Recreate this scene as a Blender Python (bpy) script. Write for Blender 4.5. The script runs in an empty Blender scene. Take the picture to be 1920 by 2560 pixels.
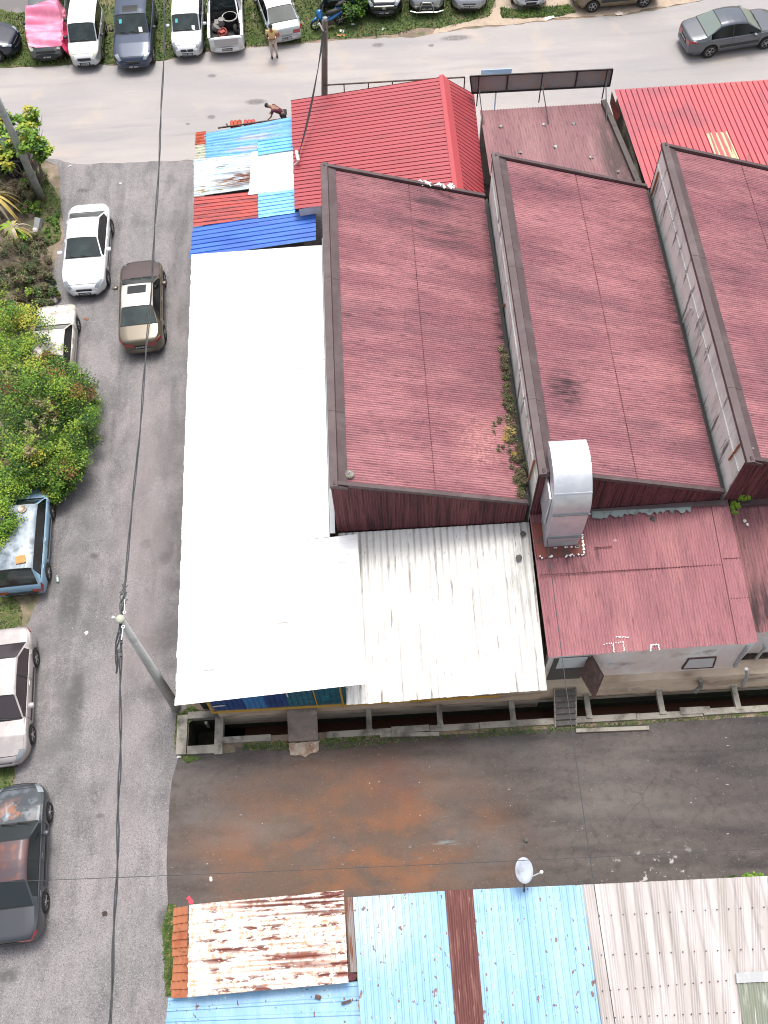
import bpy, math, random
import numpy as np
from mathutils import Vector, Matrix
random.seed(7); rng = np.random.default_rng(11)
S = bpy.context.scene
C = S.collection
R = math.radians
# ------------------------------------------------------------------ camera
H = 30.0; F = 2400.0
Ei = np.array([1, -.058, 0.]); Ei /= np.linalg.norm(Ei)
Di = np.array([.058*1286, 1286, F]); Di /= np.linalg.norm(Di)
Ni = np.cross(Di, Ei)
if Ni[1] > 0: Ni = -Ni
cam_d = bpy.data.cameras.new("camera"); cam = bpy.data.objects.new("camera", cam_d); C.objects.link(cam); S.camera = cam
cam_d.sensor_fit = 'VERTICAL'; cam_d.sensor_height = 24; cam_d.lens = 24*F/2560; cam_d.clip_end = 800; cam_d.clip_start = .5
xr = Vector((Ei[0], Ni[0], -Di[0])); up = -Vector((Ei[1], Ni[1], -Di[1])); bk = -Vector((Ei[2], Ni[2], -Di[2]))
m = Matrix((xr, up, bk)).transposed().to_4x4(); m.translation = (0, 0, H); cam.matrix_world = m
S.cycles.pixel_filter_type = 'BLACKMAN_HARRIS'; S.cycles.filter_width = 1.05
S.render.resolution_x = 768; S.render.resolution_y = 1024
# ------------------------------------------------------------------ light
SUN_EL, SUN_AZ = 70, 10          # azimuth clockwise from north
w = bpy.data.worlds.new("World"); S.world = w; w.use_nodes = True
nt = w.node_tree; bgn = nt.nodes['Background']; sky = nt.nodes.new('ShaderNodeTexSky'); sky.sky_type = 'NISHITA'; sky.sun_disc = False
sky.sun_elevation = R(SUN_EL); sky.sun_rotation = R(SUN_AZ); sky.air_density = 1.0; sky.dust_density = 6.0; sky.ozone_density = 0.6
hsv = nt.nodes.new('ShaderNodeHueSaturation'); hsv.inputs['Saturation'].default_value = .45; nt.links.new(sky.outputs[0], hsv.inputs['Color']); nt.links.new(hsv.outputs[0], bgn.inputs[0]); bgn.inputs[1].default_value = .15
sd = bpy.data.lights.new("sun", 'SUN'); sd.energy = 1.15; sd.angle = R(16); sd.color = (1, .97, .93)
so = bpy.data.objects.new("sun", sd); C.objects.link(so)
sv = Vector((math.sin(R(SUN_AZ))*math.cos(R(SUN_EL)), math.cos(R(SUN_AZ))*math.cos(R(SUN_EL)), math.sin(R(SUN_EL))))
so.rotation_euler = sv.to_track_quat('Z', 'Y').to_euler(); so.location = (0, 20, 60)
S.view_settings.view_transform = 'Standard'; S.view_settings.look = 'None'; S.view_settings.exposure = 0.66; S.view_settings.gamma = 1

# ------------------------------------------------------------------ survey helpers: a point of the photo -> a point of the place
def ray(u, v):
    r = np.array([u-960, v-1280, F]); return np.array([r@Ei, r@Ni, -(r@Di)])
def P(u, v, z=0.):
    q = ray(u, v); t = (z-H)/q[2]; return (q[0]*t, q[1]*t, z)
def AT(u, v, a, bx=0., by=0.):          # on the plane z = a + bx*X + by*Y
    q = ray(u, v); t = (a-H)/(q[2]-bx*q[0]-by*q[1]); return (q[0]*t, q[1]*t, H+q[2]*t)
def PY(u, v, Y):
    q = ray(u, v); t = Y/q[1]; return (q[0]*t, Y, H+q[2]*t)

# ------------------------------------------------------------------ materials
def lin(c):
    return tuple(((x/255+.055)/1.055)**2.4 if x > 10 else x/255/12.92 for x in c)+(1,)
def _c(c): return tuple(c)+(1,) if len(c) == 3 else c
MATS = {}
def mat(name, col, rough=.7, metal=0., layers=(), bump=0., bscale=30, coord='w', coat=0., spec=.5):
    """layers: (colour, scale, lo, hi, dict(s=(sx,sy,sz), blob=(cx,cy,rx,ry), k=strength, d=detail, t='noise'|'voronoi'))"""
    if name in MATS: return MATS[name]
    M = bpy.data.materials.new(name); M.use_nodes = True; t = M.node_tree; N = t.nodes; Lk = t.links
    b = N['Principled BSDF']; b.inputs['Roughness'].default_value = rough; b.inputs['Metallic'].default_value = metal
    b.inputs['Coat Weight'].default_value = coat; b.inputs['Coat Roughness'].default_value = .06
    b.inputs['Specular IOR Level'].default_value = spec
    if coord == 'w': src = N.new('ShaderNodeNewGeometry').outputs['Position']
    else: src = N.new('ShaderNodeTexCoord').outputs['Object']
    cur = None
    for i, (c, sc, lo, hi, o) in enumerate(layers):
        mp = N.new('ShaderNodeMapping'); mp.inputs['Scale'].default_value = o.get('s', (1, 1, 1)); mp.inputs['Location'].default_value = (i*7.3, i*3.1, 0)
        Lk.new(src, mp.inputs[0])
        if o.get('t') == 'voronoi':
            n = N.new('ShaderNodeTexVoronoi'); n.inputs['Scale'].default_value = sc; out = n.outputs['Distance']
        elif o.get('t') == 'crack':
            n = N.new('ShaderNodeTexVoronoi'); n.feature = 'DISTANCE_TO_EDGE'; n.inputs['Scale'].default_value = sc; out = n.outputs['Distance']
            nn = N.new('ShaderNodeTexNoise'); nn.inputs['Scale'].default_value = sc*4; nn.inputs['Detail'].default_value = 4
            vm = N.new('ShaderNodeMixRGB'); vm.inputs[0].default_value = .22; Lk.new(mp.outputs[0], vm.inputs[1]); Lk.new(mp.outputs[0], nn.inputs[0]); Lk.new(nn.outputs['Color'], vm.inputs[2]); Lk.new(vm.outputs[0], n.inputs[0])
        else:
            n = N.new('ShaderNodeTexNoise'); n.inputs['Scale'].default_value = sc; n.inputs['Detail'].default_value = o.get('d', 4); n.inputs['Roughness'].default_value = o.get('r', .6); out = n.outputs['Fac']
        if o.get('t') != 'crack': Lk.new(mp.outputs[0], n.inputs[0])
        mr = N.new('ShaderNodeMapRange'); mr.inputs['From Min'].default_value = lo; mr.inputs['From Max'].default_value = hi; mr.inputs['To Max'].default_value = o.get('k', 1.)
        Lk.new(out, mr.inputs['Value']); fac = mr.outputs[0]
        if 'blob' in o:
            cx, cy, rx, ry = o['blob']
            m2 = N.new('ShaderNodeMapping'); m2.vector_type = 'POINT'; m2.inputs['Location'].default_value = (-cx/rx, -cy/ry, 0); m2.inputs['Scale'].default_value = (1/rx, 1/ry, 0)
            Lk.new(src, m2.inputs[0]); ln = N.new('ShaderNodeVectorMath'); ln.operation = 'LENGTH'; Lk.new(m2.outputs[0], ln.inputs[0])
            m3 = N.new('ShaderNodeMapRange'); m3.inputs['From Min'].default_value = 1.; m3.inputs['From Max'].default_value = o.get('soft', .35)
            Lk.new(ln.outputs['Value'], m3.inputs['Value']); mu = N.new('ShaderNodeMath'); mu.operation = 'MULTIPLY'; Lk.new(m3.outputs[0], mu.inputs[0]); Lk.new(fac, mu.inputs[1]); fac = mu.outputs[0]
        for key, ax_ in (('rows', 1), ('cols', 0)):
            if key in o:
                per, phs, pw_ = o[key]; sx_ = N.new('ShaderNodeSeparateXYZ'); Lk.new(src, sx_.inputs[0]); last = sx_.outputs[ax_]
                for op, val in (('MULTIPLY', math.pi/per), ('ADD', phs), ('SINE', None), ('ABSOLUTE', None), ('POWER', pw_)):
                    q_ = N.new('ShaderNodeMath'); q_.operation = op; Lk.new(last, q_.inputs[0]); last = q_.outputs[0]
                    if val is not None: q_.inputs[1].default_value = val
                mu = N.new('ShaderNodeMath'); mu.operation = 'MULTIPLY'; Lk.new(last, mu.inputs[0]); Lk.new(fac, mu.inputs[1]); fac = mu.outputs[0]
        mx = N.new('ShaderNodeMixRGB'); Lk.new(fac, mx.inputs[0])
        if cur is None: mx.inputs[1].default_value = _c(col)
        else: Lk.new(cur, mx.inputs[1])
        mx.inputs[2].default_value = _c(c); cur = mx.outputs[0]
    if cur is None: b.inputs['Base Color'].default_value = _c(col)
    else: Lk.new(cur, b.inputs['Base Color'])
    if bump:
        n = N.new('ShaderNodeTexNoise'); n.inputs['Scale'].default_value = bscale; n.inputs['Detail'].default_value = 5; Lk.new(src, n.inputs[0])
        bp = N.new('ShaderNodeBump'); bp.inputs['Strength'].default_value = bump; bp.inputs['Distance'].default_value = .03; Lk.new(n.outputs['Fac'], bp.inputs['Height']); Lk.new(bp.outputs[0], b.inputs['Normal'])
    MATS[name] = M; return M

# ------------------------------------------------------------------ mesh builder
class MB:
    def __init__(s): s.v = []; s.f = []; s.m = []
    def add(s, v, f, mi=0):
        o = len(s.v); s.v += [tuple(map(float, p)) for p in v]; s.f += [tuple(i+o for i in q) for q in f]; s.m += [mi]*len(f); return s
    def box(s, c, d, rz=0., mi=0, M=None):
        x, y, z = d[0]/2, d[1]/2, d[2]/2; vs = [Vector((i*x, j*y, k*z)) for k in (-1, 1) for j in (-1, 1) for i in (-1, 1)]
        Mr = M if M is not None else Matrix.Rotation(rz, 3, 'Z')
        vs = [Mr@p+Vector(c) for p in vs]
        return s.add(vs, [(0, 2, 3, 1), (4, 5, 7, 6), (0, 1, 5, 4), (2, 6, 7, 3), (0, 4, 6, 2), (1, 3, 7, 5)], mi)
    def bar(s, a, b, wd, ht=None, mi=0):          # square bar between two points
        a, b = Vector(a), Vector(b); ht = ht or wd; z = (b-a); L = z.length; q = z.to_track_quat('Z', 'Y').to_matrix()
        return s.box((a+b)/2, (wd, ht, L), M=q, mi=mi)
    def tube(s, pts, r, n=8, mi=0, cap=True):
        pts = [Vector(p) for p in pts]; rs = r if isinstance(r, (list, tuple)) else [r]*len(pts); vs = []; fs = []; px = None
        for i, p in enumerate(pts):
            d = (pts[min(i+1, len(pts)-1)]-pts[max(i-1, 0)]).normalized()
            if px is None: px = d.orthogonal().normalized()
            px = (px-d*px.dot(d)).normalized(); py = d.cross(px)
            vs += [p+(px*math.cos(a)+py*math.sin(a))*rs[i] for a in [2*math.pi*k/n for k in range(n)]]
        for i in range(len(pts)-1):
            for k in range(n):
                k2 = (k+1) % n; fs.append((i*n+k, i*n+k2, (i+1)*n+k2, (i+1)*n+k))
        if cap: fs += [tuple(reversed(range(n))), tuple((len(pts)-1)*n+k for k in range(n))]
        return s.add(vs, fs, mi)
    def lathe(s, prof, n=24, M=None, mi=0):       # prof (r, h) about local z
        M = M or Matrix.Identity(4); vs = []; fs = []
        for r, h in prof: vs += [M@Vector((r*math.cos(2*math.pi*k/n), r*math.sin(2*math.pi*k/n), h)) for k in range(n)]
        for i in range(len(prof)-1):
            for k in range(n): k2 = (k+1) % n; fs.append((i*n+k, i*n+k2, (i+1)*n+k2, (i+1)*n+k))
        return s.add(vs, fs, mi)
    def prism(s, poly, z0, z1, mi=0):
        n = len(poly); vs = [(x, y, z0) for x, y in poly]+[(x, y, z1) for x, y in poly]
        return s.add(vs, [tuple(reversed(range(n))), tuple(range(n, 2*n))]+[(k, (k+1) % n, n+(k+1) % n, n+k) for k in range(n)], mi)
    def grid(s, G, mi=0, closed=False):
        nu, nv = len(G), len(G[0]); vs = [p for row in G for p in row]
        return s.add(vs, [(i*nv+j, (i+1)*nv+j, (i+1)*nv+j+1, i*nv+j+1) for i in range(nu-1) for j in range(nv-1)], mi)
def build(name, mb, mats, parent=None, smooth=False, off=None):
    me = bpy.data.meshes.new(name); v = np.array(mb.v, float).reshape(-1, 3)
    if off is not None: v = v-np.array(off)
    elif parent is not None and parent.get('_w'): v = v-np.array(parent['_o'])
    me.from_pydata(v.tolist(), [], mb.f)
    for M in (mats if isinstance(mats, (list, tuple)) else [mats]): me.materials.append(M)
    if any(mb.m): me.polygons.foreach_set('material_index', mb.m)
    if smooth: me.polygons.foreach_set('use_smooth', [True]*len(mb.f))
    me.update(); o = bpy.data.objects.new(name, me); C.objects.link(o)
    if parent is not None: o.parent = parent
    return o
def thing(name, label, cat, loc=(0, 0, 0), rz=0., group=None, world=True):
    o = bpy.data.objects.new(name, None); C.objects.link(o); o.location = loc; o.rotation_euler = (0, 0, rz)
    o['label'] = label; o['category'] = cat
    if group: o['group'] = group
    if world: o['_w'] = 1; o['_o'] = list(map(float, loc))
    return o
def solo(name, mb, mats, label, cat, group=None, smooth=False, loc=None, kind=None):
    loc = loc if loc is not None else (0, 0, 0)
    o = build(name, mb, mats, smooth=smooth, off=loc); o.location = loc
    if kind: o['kind'] = kind
    if label: o['label'] = label; o['category'] = cat
    if group: o['group'] = group
    return o
def explode(name, mb, mats, parent=None, off=None):
    par = list(range(len(mb.v)))
    def fd(a):
        while par[a] != a: par[a] = par[par[a]]; a = par[a]
        return a
    for q in mb.f:
        for b in q[1:]: par[fd(b)] = fd(q[0])
    gs = {}
    for q, m_ in zip(mb.f, mb.m): gs.setdefault(fd(q[0]), []).append((q, m_))
    for g in gs.values():
        ids = sorted({i for q, _ in g for i in q}); mp = {i: k for k, i in enumerate(ids)}; m2 = MB(); m2.v = [mb.v[i] for i in ids]; m2.f = [tuple(mp[i] for i in q) for q, _ in g]; m2.m = [m_ for _, m_ in g]
        build(name, m2, mats, parent, off=off)
def corr(A, B, Cc, D, pitch, amp, prof='sine', nl=2, mi=0, mb=None, warp=0., seed=0):
    """sheet A-B (along which the ribs follow one another) to D-C (the far ends of the ribs)"""
    mb = mb or MB(); A, B, Cc, D = [np.array(p, float) for p in (A, B, Cc, D)]
    L = np.linalg.norm(B-A); nw = max(1, int(round(L/pitch)))
    if prof == 'sine': ts = [(k/6, math.sin(2*math.pi*k/6)) for k in range(6)]
    elif prof == 'rib': ts = [(0, 0), (.62, 0), (.70, 1), (.92, 1)]
    elif prof == 'groove': ts = [(0, 1), (.78, 1), (.85, -.6), (.93, -.6)]
    else: ts = [(0, 0), (.10, 1), (.18, 1), (.28, 0), (.34, 0), (.42, .8), (.48, .8), (.56, 0)]
    uu = [((i+t)/nw, h) for i in range(nw) for t, h in ts]+[(1., ts[0][1])]
    n = np.cross(B-A, D-A); n /= np.linalg.norm(n)
    if n[2] < 0: n = -n
    if abs(n[2]) < .05 and n[1] > 0: n = -n
    rr = np.random.default_rng(seed+5); wv = rr.uniform(-1, 1, (len(uu), nl+1))*warp
    jt = np.repeat(rr.uniform(-1, 1, nw+1), len(ts))[:len(uu)]*.012
    G = []
    for i, (u, h) in enumerate(uu):
        row = []
        for j in range(nl+1):
            t = j/nl
            if j == 0: t -= jt[i]*1.2/np.linalg.norm(D-A)
            p = (A+(B-A)*u)*(1-t)+(D+(Cc-D)*u)*t+n*(h*amp+wv[i][j]); row.append(tuple(p))
        G.append(row)
    return mb.grid(G, mi)
def edge(pts, step=.35, j=.08, closed=True, seed=1):
    r = random.Random(seed); out = []; n = len(pts)
    for i in range(n if closed else n-1):
        a, b = pts[i], pts[(i+1) % n]; L = math.hypot(b[0]-a[0], b[1]-a[1]); k = max(1, int(L/step))
        for q in range(k):
            t = q/k; out.append((a[0]+(b[0]-a[0])*t+r.uniform(-j, j), a[1]+(b[1]-a[1])*t+r.uniform(-j, j)))
    return out
def sheet(name, pts, z, M, kind='structure', j=.08, seed=1, step=.35, label=None):
    p = edge(pts, step, j, True, seed); mb = MB(); mb.add([(x, y, z) for x, y in p], [tuple(range(len(p)))])
    if sum(p[i][0]*p[(i+1) % len(p)][1]-p[(i+1) % len(p)][0]*p[i][1] for i in range(len(p))) < 0: mb.f = [tuple(reversed(mb.f[0]))]
    o = solo(name, mb, M, label, None, kind=kind); return o
def inside(x, y, poly):
    c = False; n = len(poly); j = n-1
    for i in range(n):
        xi, yi = poly[i]; xj, yj = poly[j]
        if (yi > y) != (yj > y) and x < (xj-xi)*(y-yi)/(yj-yi)+xi: c = not c
        j = i
    return c
XY = lambda u, v, z=0.: P(u, v, z)[:2]

# ------------------------------------------------------------------ material library
ASPH = mat('worn asphalt', (.212, .203, .205), .9, layers=[
    ((.27, .247, .25), .35, .4, .62, {}), ((.135, .13, .134), .9, .46, .66, dict(s=(1.4, .6, 1), k=.85)), ((.10, .095, .098), .6, .52, .70, dict(s=(2.2, .35, 1), k=.7)), ((.27, .26, .262), 1.3, .52, .70, dict(k=.45)),
    ((.36, .33, .32), 9, .55, .8, dict(k=.35)), ((.07, .066, .066), 26, .52, .62, dict(k=.55, d=3)), ((.42, .40, .39), 34, .56, .66, dict(k=.6, d=3)),
    ((.095, .09, .09), 3.2, .70, .78, dict(k=.6, d=2)), ((.1, .095, .095), 1.1, .66, .8, dict(k=.55)),
    ((.12, .115, .115), .9, .40, .66, dict(k=.85, blob=(-10.9, 12, 2.0, 9))), ((0.085, 0.08, 0.08), 6, .2, .5, dict(k=0.75, blob=(*P(365, 1360)[:2], 0.26, 0.24), soft=.45)), ((0.085, 0.08, 0.08), 6, .2, .5, dict(k=0.75, blob=(*P(412, 1395)[:2], 0.3, 0.34), soft=.45)), ((0.085, 0.08, 0.08), 6, .2, .5, dict(k=0.75, blob=(*P(208, 477)[:2], 0.34, 0.16), soft=.45)), ((0.085, 0.08, 0.08), 6, .2, .5, dict(k=0.75, blob=(*P(400, 1600)[:2], 0.9, 0.7), soft=.45)), ((0.085, 0.08, 0.08), 6, .2, .5, dict(k=0.75, blob=(*P(390, 1730)[:2], 0.6, 0.5), soft=.45)), ((0.085, 0.08, 0.08), 6, .2, .5, dict(k=0.75, blob=(*P(180, 1500)[:2], 0.5, 1.2), soft=.45)), ((0.085, 0.08, 0.08), 6, .2, .5, dict(k=0.75, blob=(*P(190, 1750)[:2], 0.35, 1.3), soft=.45)), ((0.085, 0.08, 0.08), 6, .2, .5, dict(k=0.75, blob=(*P(235, 1390)[:2], 0.22, 0.15), soft=.45)), ((0.085, 0.08, 0.08), 6, .2, .5, dict(k=0.75, blob=(*P(250, 2040)[:2], 0.2, 0.1), soft=.45)), ((0.085, 0.08, 0.08), 6, .2, .5, dict(k=0.75, blob=(*P(20, 2440)[:2], 0.4, 0.25), soft=.45)), ((0.085, 0.08, 0.08), 6, .2, .5, dict(k=0.75, blob=(*P(235, 1010)[:2], 0.3, 0.25), soft=.45)), ((0.085, 0.08, 0.08), 6, .2, .5, dict(k=0.75, blob=(*P(410, 2300)[:2], 0.3, 0.5), soft=.45)), ((.11, .10, .10), .9, .32, .62, dict(k=.85, blob=(-7.1, 15, 1.2, 9))), ((.235, .20, .20), .5, .3, .6, dict(k=.6, blob=(-8.6, 14, 1.2, 12)))], bump=.35, bscale=60)  # long dark strip beside the white roof: stains plus painted-in roof shade
ASPH2 = mat('pale road surface', (.32, .305, .30), .9, layers=[
    ((.385, .352, .338), .3, .42, .62, dict(s=(.35, 1.3, 1))), ((.30, .285, .29), .55, .5, .72, dict(s=(.25, 1.8, 1), k=.9)), ((.22, .21, .215), .6, .58, .8, dict(s=(.2, 2.4, 1), k=.6)), ((.48, .38, .30), .5, .56, .75, dict(k=.5)),
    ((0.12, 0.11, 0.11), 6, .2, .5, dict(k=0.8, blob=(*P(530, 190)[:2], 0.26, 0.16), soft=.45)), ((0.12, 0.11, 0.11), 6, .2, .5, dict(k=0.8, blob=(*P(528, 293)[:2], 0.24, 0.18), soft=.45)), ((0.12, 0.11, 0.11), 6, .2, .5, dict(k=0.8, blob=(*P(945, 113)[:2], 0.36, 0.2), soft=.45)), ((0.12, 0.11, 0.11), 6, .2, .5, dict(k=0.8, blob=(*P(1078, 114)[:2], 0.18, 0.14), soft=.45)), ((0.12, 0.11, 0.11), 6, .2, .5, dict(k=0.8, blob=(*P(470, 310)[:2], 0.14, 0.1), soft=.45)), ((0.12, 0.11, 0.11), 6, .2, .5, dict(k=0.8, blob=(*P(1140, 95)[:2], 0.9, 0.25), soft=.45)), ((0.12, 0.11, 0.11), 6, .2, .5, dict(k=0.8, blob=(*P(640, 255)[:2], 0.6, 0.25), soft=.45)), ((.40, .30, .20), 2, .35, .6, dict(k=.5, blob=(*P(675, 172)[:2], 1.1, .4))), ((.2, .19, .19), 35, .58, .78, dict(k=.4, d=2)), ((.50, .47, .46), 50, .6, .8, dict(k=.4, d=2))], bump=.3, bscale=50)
YARD = mat('rust stained yard', (.068, .058, .055), .8, layers=[
    ((.11, .094, .086), .45, .42, .68, dict(s=(.5, 1.2, 1))), ((.030, .027, .027), .9, .48, .68, dict(s=(.3, 1.4, 1), k=.85)), ((.028, .025, .025), 4, .5, .68, dict(k=.5, d=8)),
    ((.115, .072, .050), .5, .25, .55, dict(k=.95, blob=(-1.6, 5.0, 6.6, 3.8), s=(.7, 1.2, 1))), ((.215, .088, .038), .8, .45, .64, dict(k=.8, blob=(-1.6, 4.8, 5.6, 3.0), s=(.7, 1.1, 1), soft=.4, d=8)), ((.13, .045, .028), 1.2, .35, .6, dict(k=.6, blob=(-.3, 6.6, 1.2, 1.2))),
    ((.15, .135, .125), .5, .50, .72, dict(k=.5, s=(.5, 1.2, 1), d=9)), ((.42, .40, .38), 7, .70, .74, dict(k=.8, s=(.5, 1.8, 1))), ((.5, .48, .46), 3.6, .60, .66, dict(k=.8, blob=(7.3, 3.5, 2.2, 1.1), d=8)), ((.2, .3, .32), 2.2, .64, .72, dict(k=.5, blob=(1.5, 4.6, 3., 1.2), s=(.3, 2, 1))),
    ((.26, .24, .23), 30, .62, .72, dict(k=.5, d=3)), ((.03, .028, .027), .8, .010, .003, dict(t='crack', k=.55, blob=(8.0, 5.6, 2.6, 1.2), soft=.5))], bump=.4, bscale=45)
DIRT = mat('bare earth', (.26, .20, .145), .95, layers=[((.17, .13, .10), .8, .42, .65, {}), ((.36, .29, .22), 2.2, .5, .7, dict(k=.7)), ((.10, .085, .07), 5, .56, .7, dict(k=.6)), ((.07, .10, .035), 1.2, .5, .64, dict(k=.7)), ((.42, .36, .28), 16, .62, .72, dict(k=.7))], bump=.6, bscale=25)
SAND = mat('pale sandy verge', (.43, .34, .26), .95, layers=[((.32, .26, .21), 1.1, .45, .7, {}), ((.5, .40, .30), 3, .5, .7, dict(k=.6)), ((.15, .14, .07), 2.2, .58, .7, dict(k=.6))], bump=.4)
GRSB = mat('grass soil', (.075, .105, .03), .95, layers=[((.13, .13, .055), .9, .45, .62, {}), ((.24, .19, .12), .7, .56, .7, dict(k=.85)), ((.035, .06, .015), 2.5, .5, .7, dict(k=.6))], bump=.5)
LOT = mat('dark lot asphalt', (.16, .15, .148), .9, layers=[((.21, .195, .19), 1, .45, .65, {}), ((.11, .1, .1), 3, .6, .75, dict(k=.6))], bump=.3)
def asbestos(name, base, dk, lt, stre=(1, 1, 1), extra=()):
    return mat(name, base, .82, layers=[(lt, .55, .42, .62, dict(s=stre, k=.8)), (dk, .45, .50, .72, dict(s=stre, k=.6)), (tuple(c*1.25 for c in lt), 26, .56, .70, dict(k=.5, d=3)), (dk, 7, .50, .66, dict(s=(stre[0]*.7, stre[1]*2.2, 1) if stre[1] > 1 else (stre[0]*2.2, stre[1]*.7, 1), k=.55, d=6)), (tuple(c*.5 for c in dk), 5, .58, .75, dict(s=stre, k=.6)), (lt, 14, .6, .75, dict(k=.45)), (tuple(c*.35 for c in dk), 22, .62, .72, dict(k=.55))]+list(extra), bump=.2, bscale=80, spec=.3)
MAR = (.29, .122, .142); MARD = (.13, .066, .083); MARL = (.44, .205, .215)
GUT = lambda cx, cy, rx, ry, k=.8: ((.03, .022, .022), 3, .36, .6, dict(blob=(cx, cy, rx, ry), s=(.5, 4, 1), k=k, soft=.2))
SAW = [asbestos('maroon corrugated roofing bay %s' % n, MAR, MARD, MARL, (.35, 1.6, 1), ex) for n, ex in (
    ('north', [GUT(4.3, 20, .35, 7), ((.05, .04, .045), .9, .45, .62, dict(blob=(2.6, 25, 2.6, 2.2), s=(.3, 2, 1), k=.65)), ((.5, .25, .24), 9, .5, .56, dict(blob=(3.1, 15.6, 1.0, 1.2), k=.9))]),
    ('middle', [GUT(10.2, 20, .5, 7, .7), ((.028, .024, .028), 2.2, .36, .56, dict(blob=(5.75, 16.7, .75, 1.0), s=(.5, 1.6, 1), k=.8))]),
    ('east', []))]
MARL1 = asbestos('maroon roofing lower', (.33, .145, .16), (.16, .08, .092), (.43, .20, .205), (1.8, .3, 1), [((.05, .03, .032), 1.4, .4, .65, dict(blob=(5.6, 12.1, 1.0, .6), s=(3, .6, 1), k=.7))])
MARL2 = asbestos('maroon roofing dark', (.26, .115, .125), (.06, .036, .04), (.34, .16, .16), (2.4, .25, 1), [((.035, .026, .028), 1.5, .42, .6, dict(blob=(11.3, 10.2, 1.4, 1.6), s=(2.4, .5, 1), k=.85))])
MARN = asbestos('maroon roofing weathered', (.24, .125, .135), (.12, .072, .08), (.32, .18, .185), (1.8, .3, 1), [((.07, .055, .05), 1.6, .3, .5, dict(blob=(9.6, 28.5, .8, 4.5), s=(2, .4, 1), k=.8))])
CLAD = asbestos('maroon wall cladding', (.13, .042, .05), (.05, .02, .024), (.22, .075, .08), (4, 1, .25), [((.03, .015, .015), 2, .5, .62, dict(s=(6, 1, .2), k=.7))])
FLASH = mat('brown flashing', (.075, .048, .05), .6, layers=[((.105, .075, .076), 1.2, .45, .65, {}), ((.06, .035, .04), 3, .5, .7, dict(k=.6))])
WHT = mat('white roof sheet', (.90, .90, .89), .5, layers=[((.42, .42, .41), 1.1, .50, .62, dict(s=(.7, 2, 1), rows=(.2495, 1.4, 16), k=.75)), ((.30, .27, .24), 2.5, .60, .66, dict(s=(.8, 2, 1), rows=(.2495, 1.4, 8), k=.8)), ((.80, .81, .81), .8, .55, .75, dict(s=(.3, 2, 1), k=.6)), ((.55, .48, .42), 3, .73, .78, dict(s=(.4, 3, 1), k=.5)), ((.25, .2, .17), 6, .76, .79, dict(s=(.25, 5, 1), k=.8))])
WHT2 = mat('white roof sheet stained', (.76, .755, .72), .5, layers=[((.30, .28, .25), 1.6, .30, .60, dict(s=(2, .22, 1), cols=(.2095, .9, 6), k=.8)), ((.16, .13, .11), 2.2, .56, .64, dict(s=(3, .35, 1), cols=(.2095, .9, 3), k=.85)), ((.14, .12, .10), 9, .66, .70, dict(s=(1.6, .7, 1), k=.7)), ((.68, .68, .64), 1.2, .52, .7, dict(s=(3, .25, 1), k=.5)), ((.28, .27, .25), 2.6, .66, .74, dict(s=(5, .35, 1), k=.75)), ((.12, .11, .10), 3.4, .71, .76, dict(s=(4, .7, 1), k=.8)), ((.35, .17, .08), 5, .74, .78, dict(s=(3, 1, 1), k=.7)), ((.3, .29, .27), 2, .4, .6, dict(s=(3, .4, 1), k=.75, blob=(4.0, 11.5, .55, 3)))])
REDR = mat('red metal deck', (.36, .055, .068), .45, layers=[((.36, .06, .072), .7, .45, .65, dict(k=.8)), ((.30, .055, .065), 2, .55, .7, dict(k=.5)), ((.50, .10, .11), 20, .6, .75, dict(k=.3)), ((.20, .04, .05), 1.2, .52, .7, dict(s=(.4, 3, 1), k=.5))])
REDR2 = mat('red metal deck faded', (.40, .075, .095), .5, layers=[((.50, .085, .09), .35, .45, .6, dict(k=.8)), ((.26, .065, .085), .7, .42, .6, dict(blob=(11.4, 30.6, 2.4, 2.6), k=.75, soft=.6)), ((.20, .07, .08), 2, .56, .72, dict(s=(3, .4, 1), k=.7)), ((.6, .22, .22), 9, .64, .74, dict(k=.5, s=(3, .6, 1)))])
BLK = mat('black', (.012, .012, .013), .6)
TRIM = mat('black trim', (.022, .024, .026), .45)
CONC = mat('grimy concrete', (.32, .30, .255), .9, layers=[((.12, .11, .095), 1.6, .45, .68, {}), ((.38, .36, .32), 3, .55, .72, dict(k=.7)), ((.03, .03, .027), 2.4, .58, .75, dict(k=.8)), ((.06, .09, .025), 3.3, .62, .75, dict(k=.6))], bump=.4, bscale=30)
WALLB = mat('grimy rendered wall', (.60, .50, .38), .9, layers=[((.42, .32, .24), .9, .45, .62, dict(s=(.5, 1, 2.2))), ((.12, .10, .075), 1.2, .56, .70, dict(s=(.5, 1, 2), k=.8)), ((.72, .66, .58), 4, .6, .72, dict(k=.7, s=(.4, 1, 2))), ((.28, .12, .09), 2.2, .62, .72, dict(s=(.4, 1, 2), k=.5)), ((.03, .04, .018), .6, .2, .5, dict(s=(1, 1, 1), k=.0))], bump=.3)
WALLU = mat('pinkish rendered wall', (.80, .71, .67), .9, layers=[((.86, .84, .83), .8, .45, .62, dict(s=(1.5, 1, .7))), ((.38, .31, .27), 1.5, .55, .72, dict(k=.7)), ((.25, .2, .17), 3.2, .66, .78, dict(k=.6))])
WALLM = mat('black mould', (.03, .03, .02), .95, layers=[((.04, .06, .016), 2, .45, .65, {}), ((.12, .10, .07), 5, .6, .72, dict(k=.6))])
GREYW = mat('grey fibre cement wall', (.66, .70, .65), .85, layers=[((.76, .79, .74), .6, .45, .65, dict(s=(1, .4, 2))), ((.42, .45, .42), 1.2, .48, .68, dict(s=(1, 1.4, .5), k=.8)), ((.10, .10, .098), 1.4, .57, .66, dict(s=(1, 2.4, .35), k=.9)), ((.3, .15, .07), 2.5, .68, .74, dict(s=(1, 3, .6), k=.6))])
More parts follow.
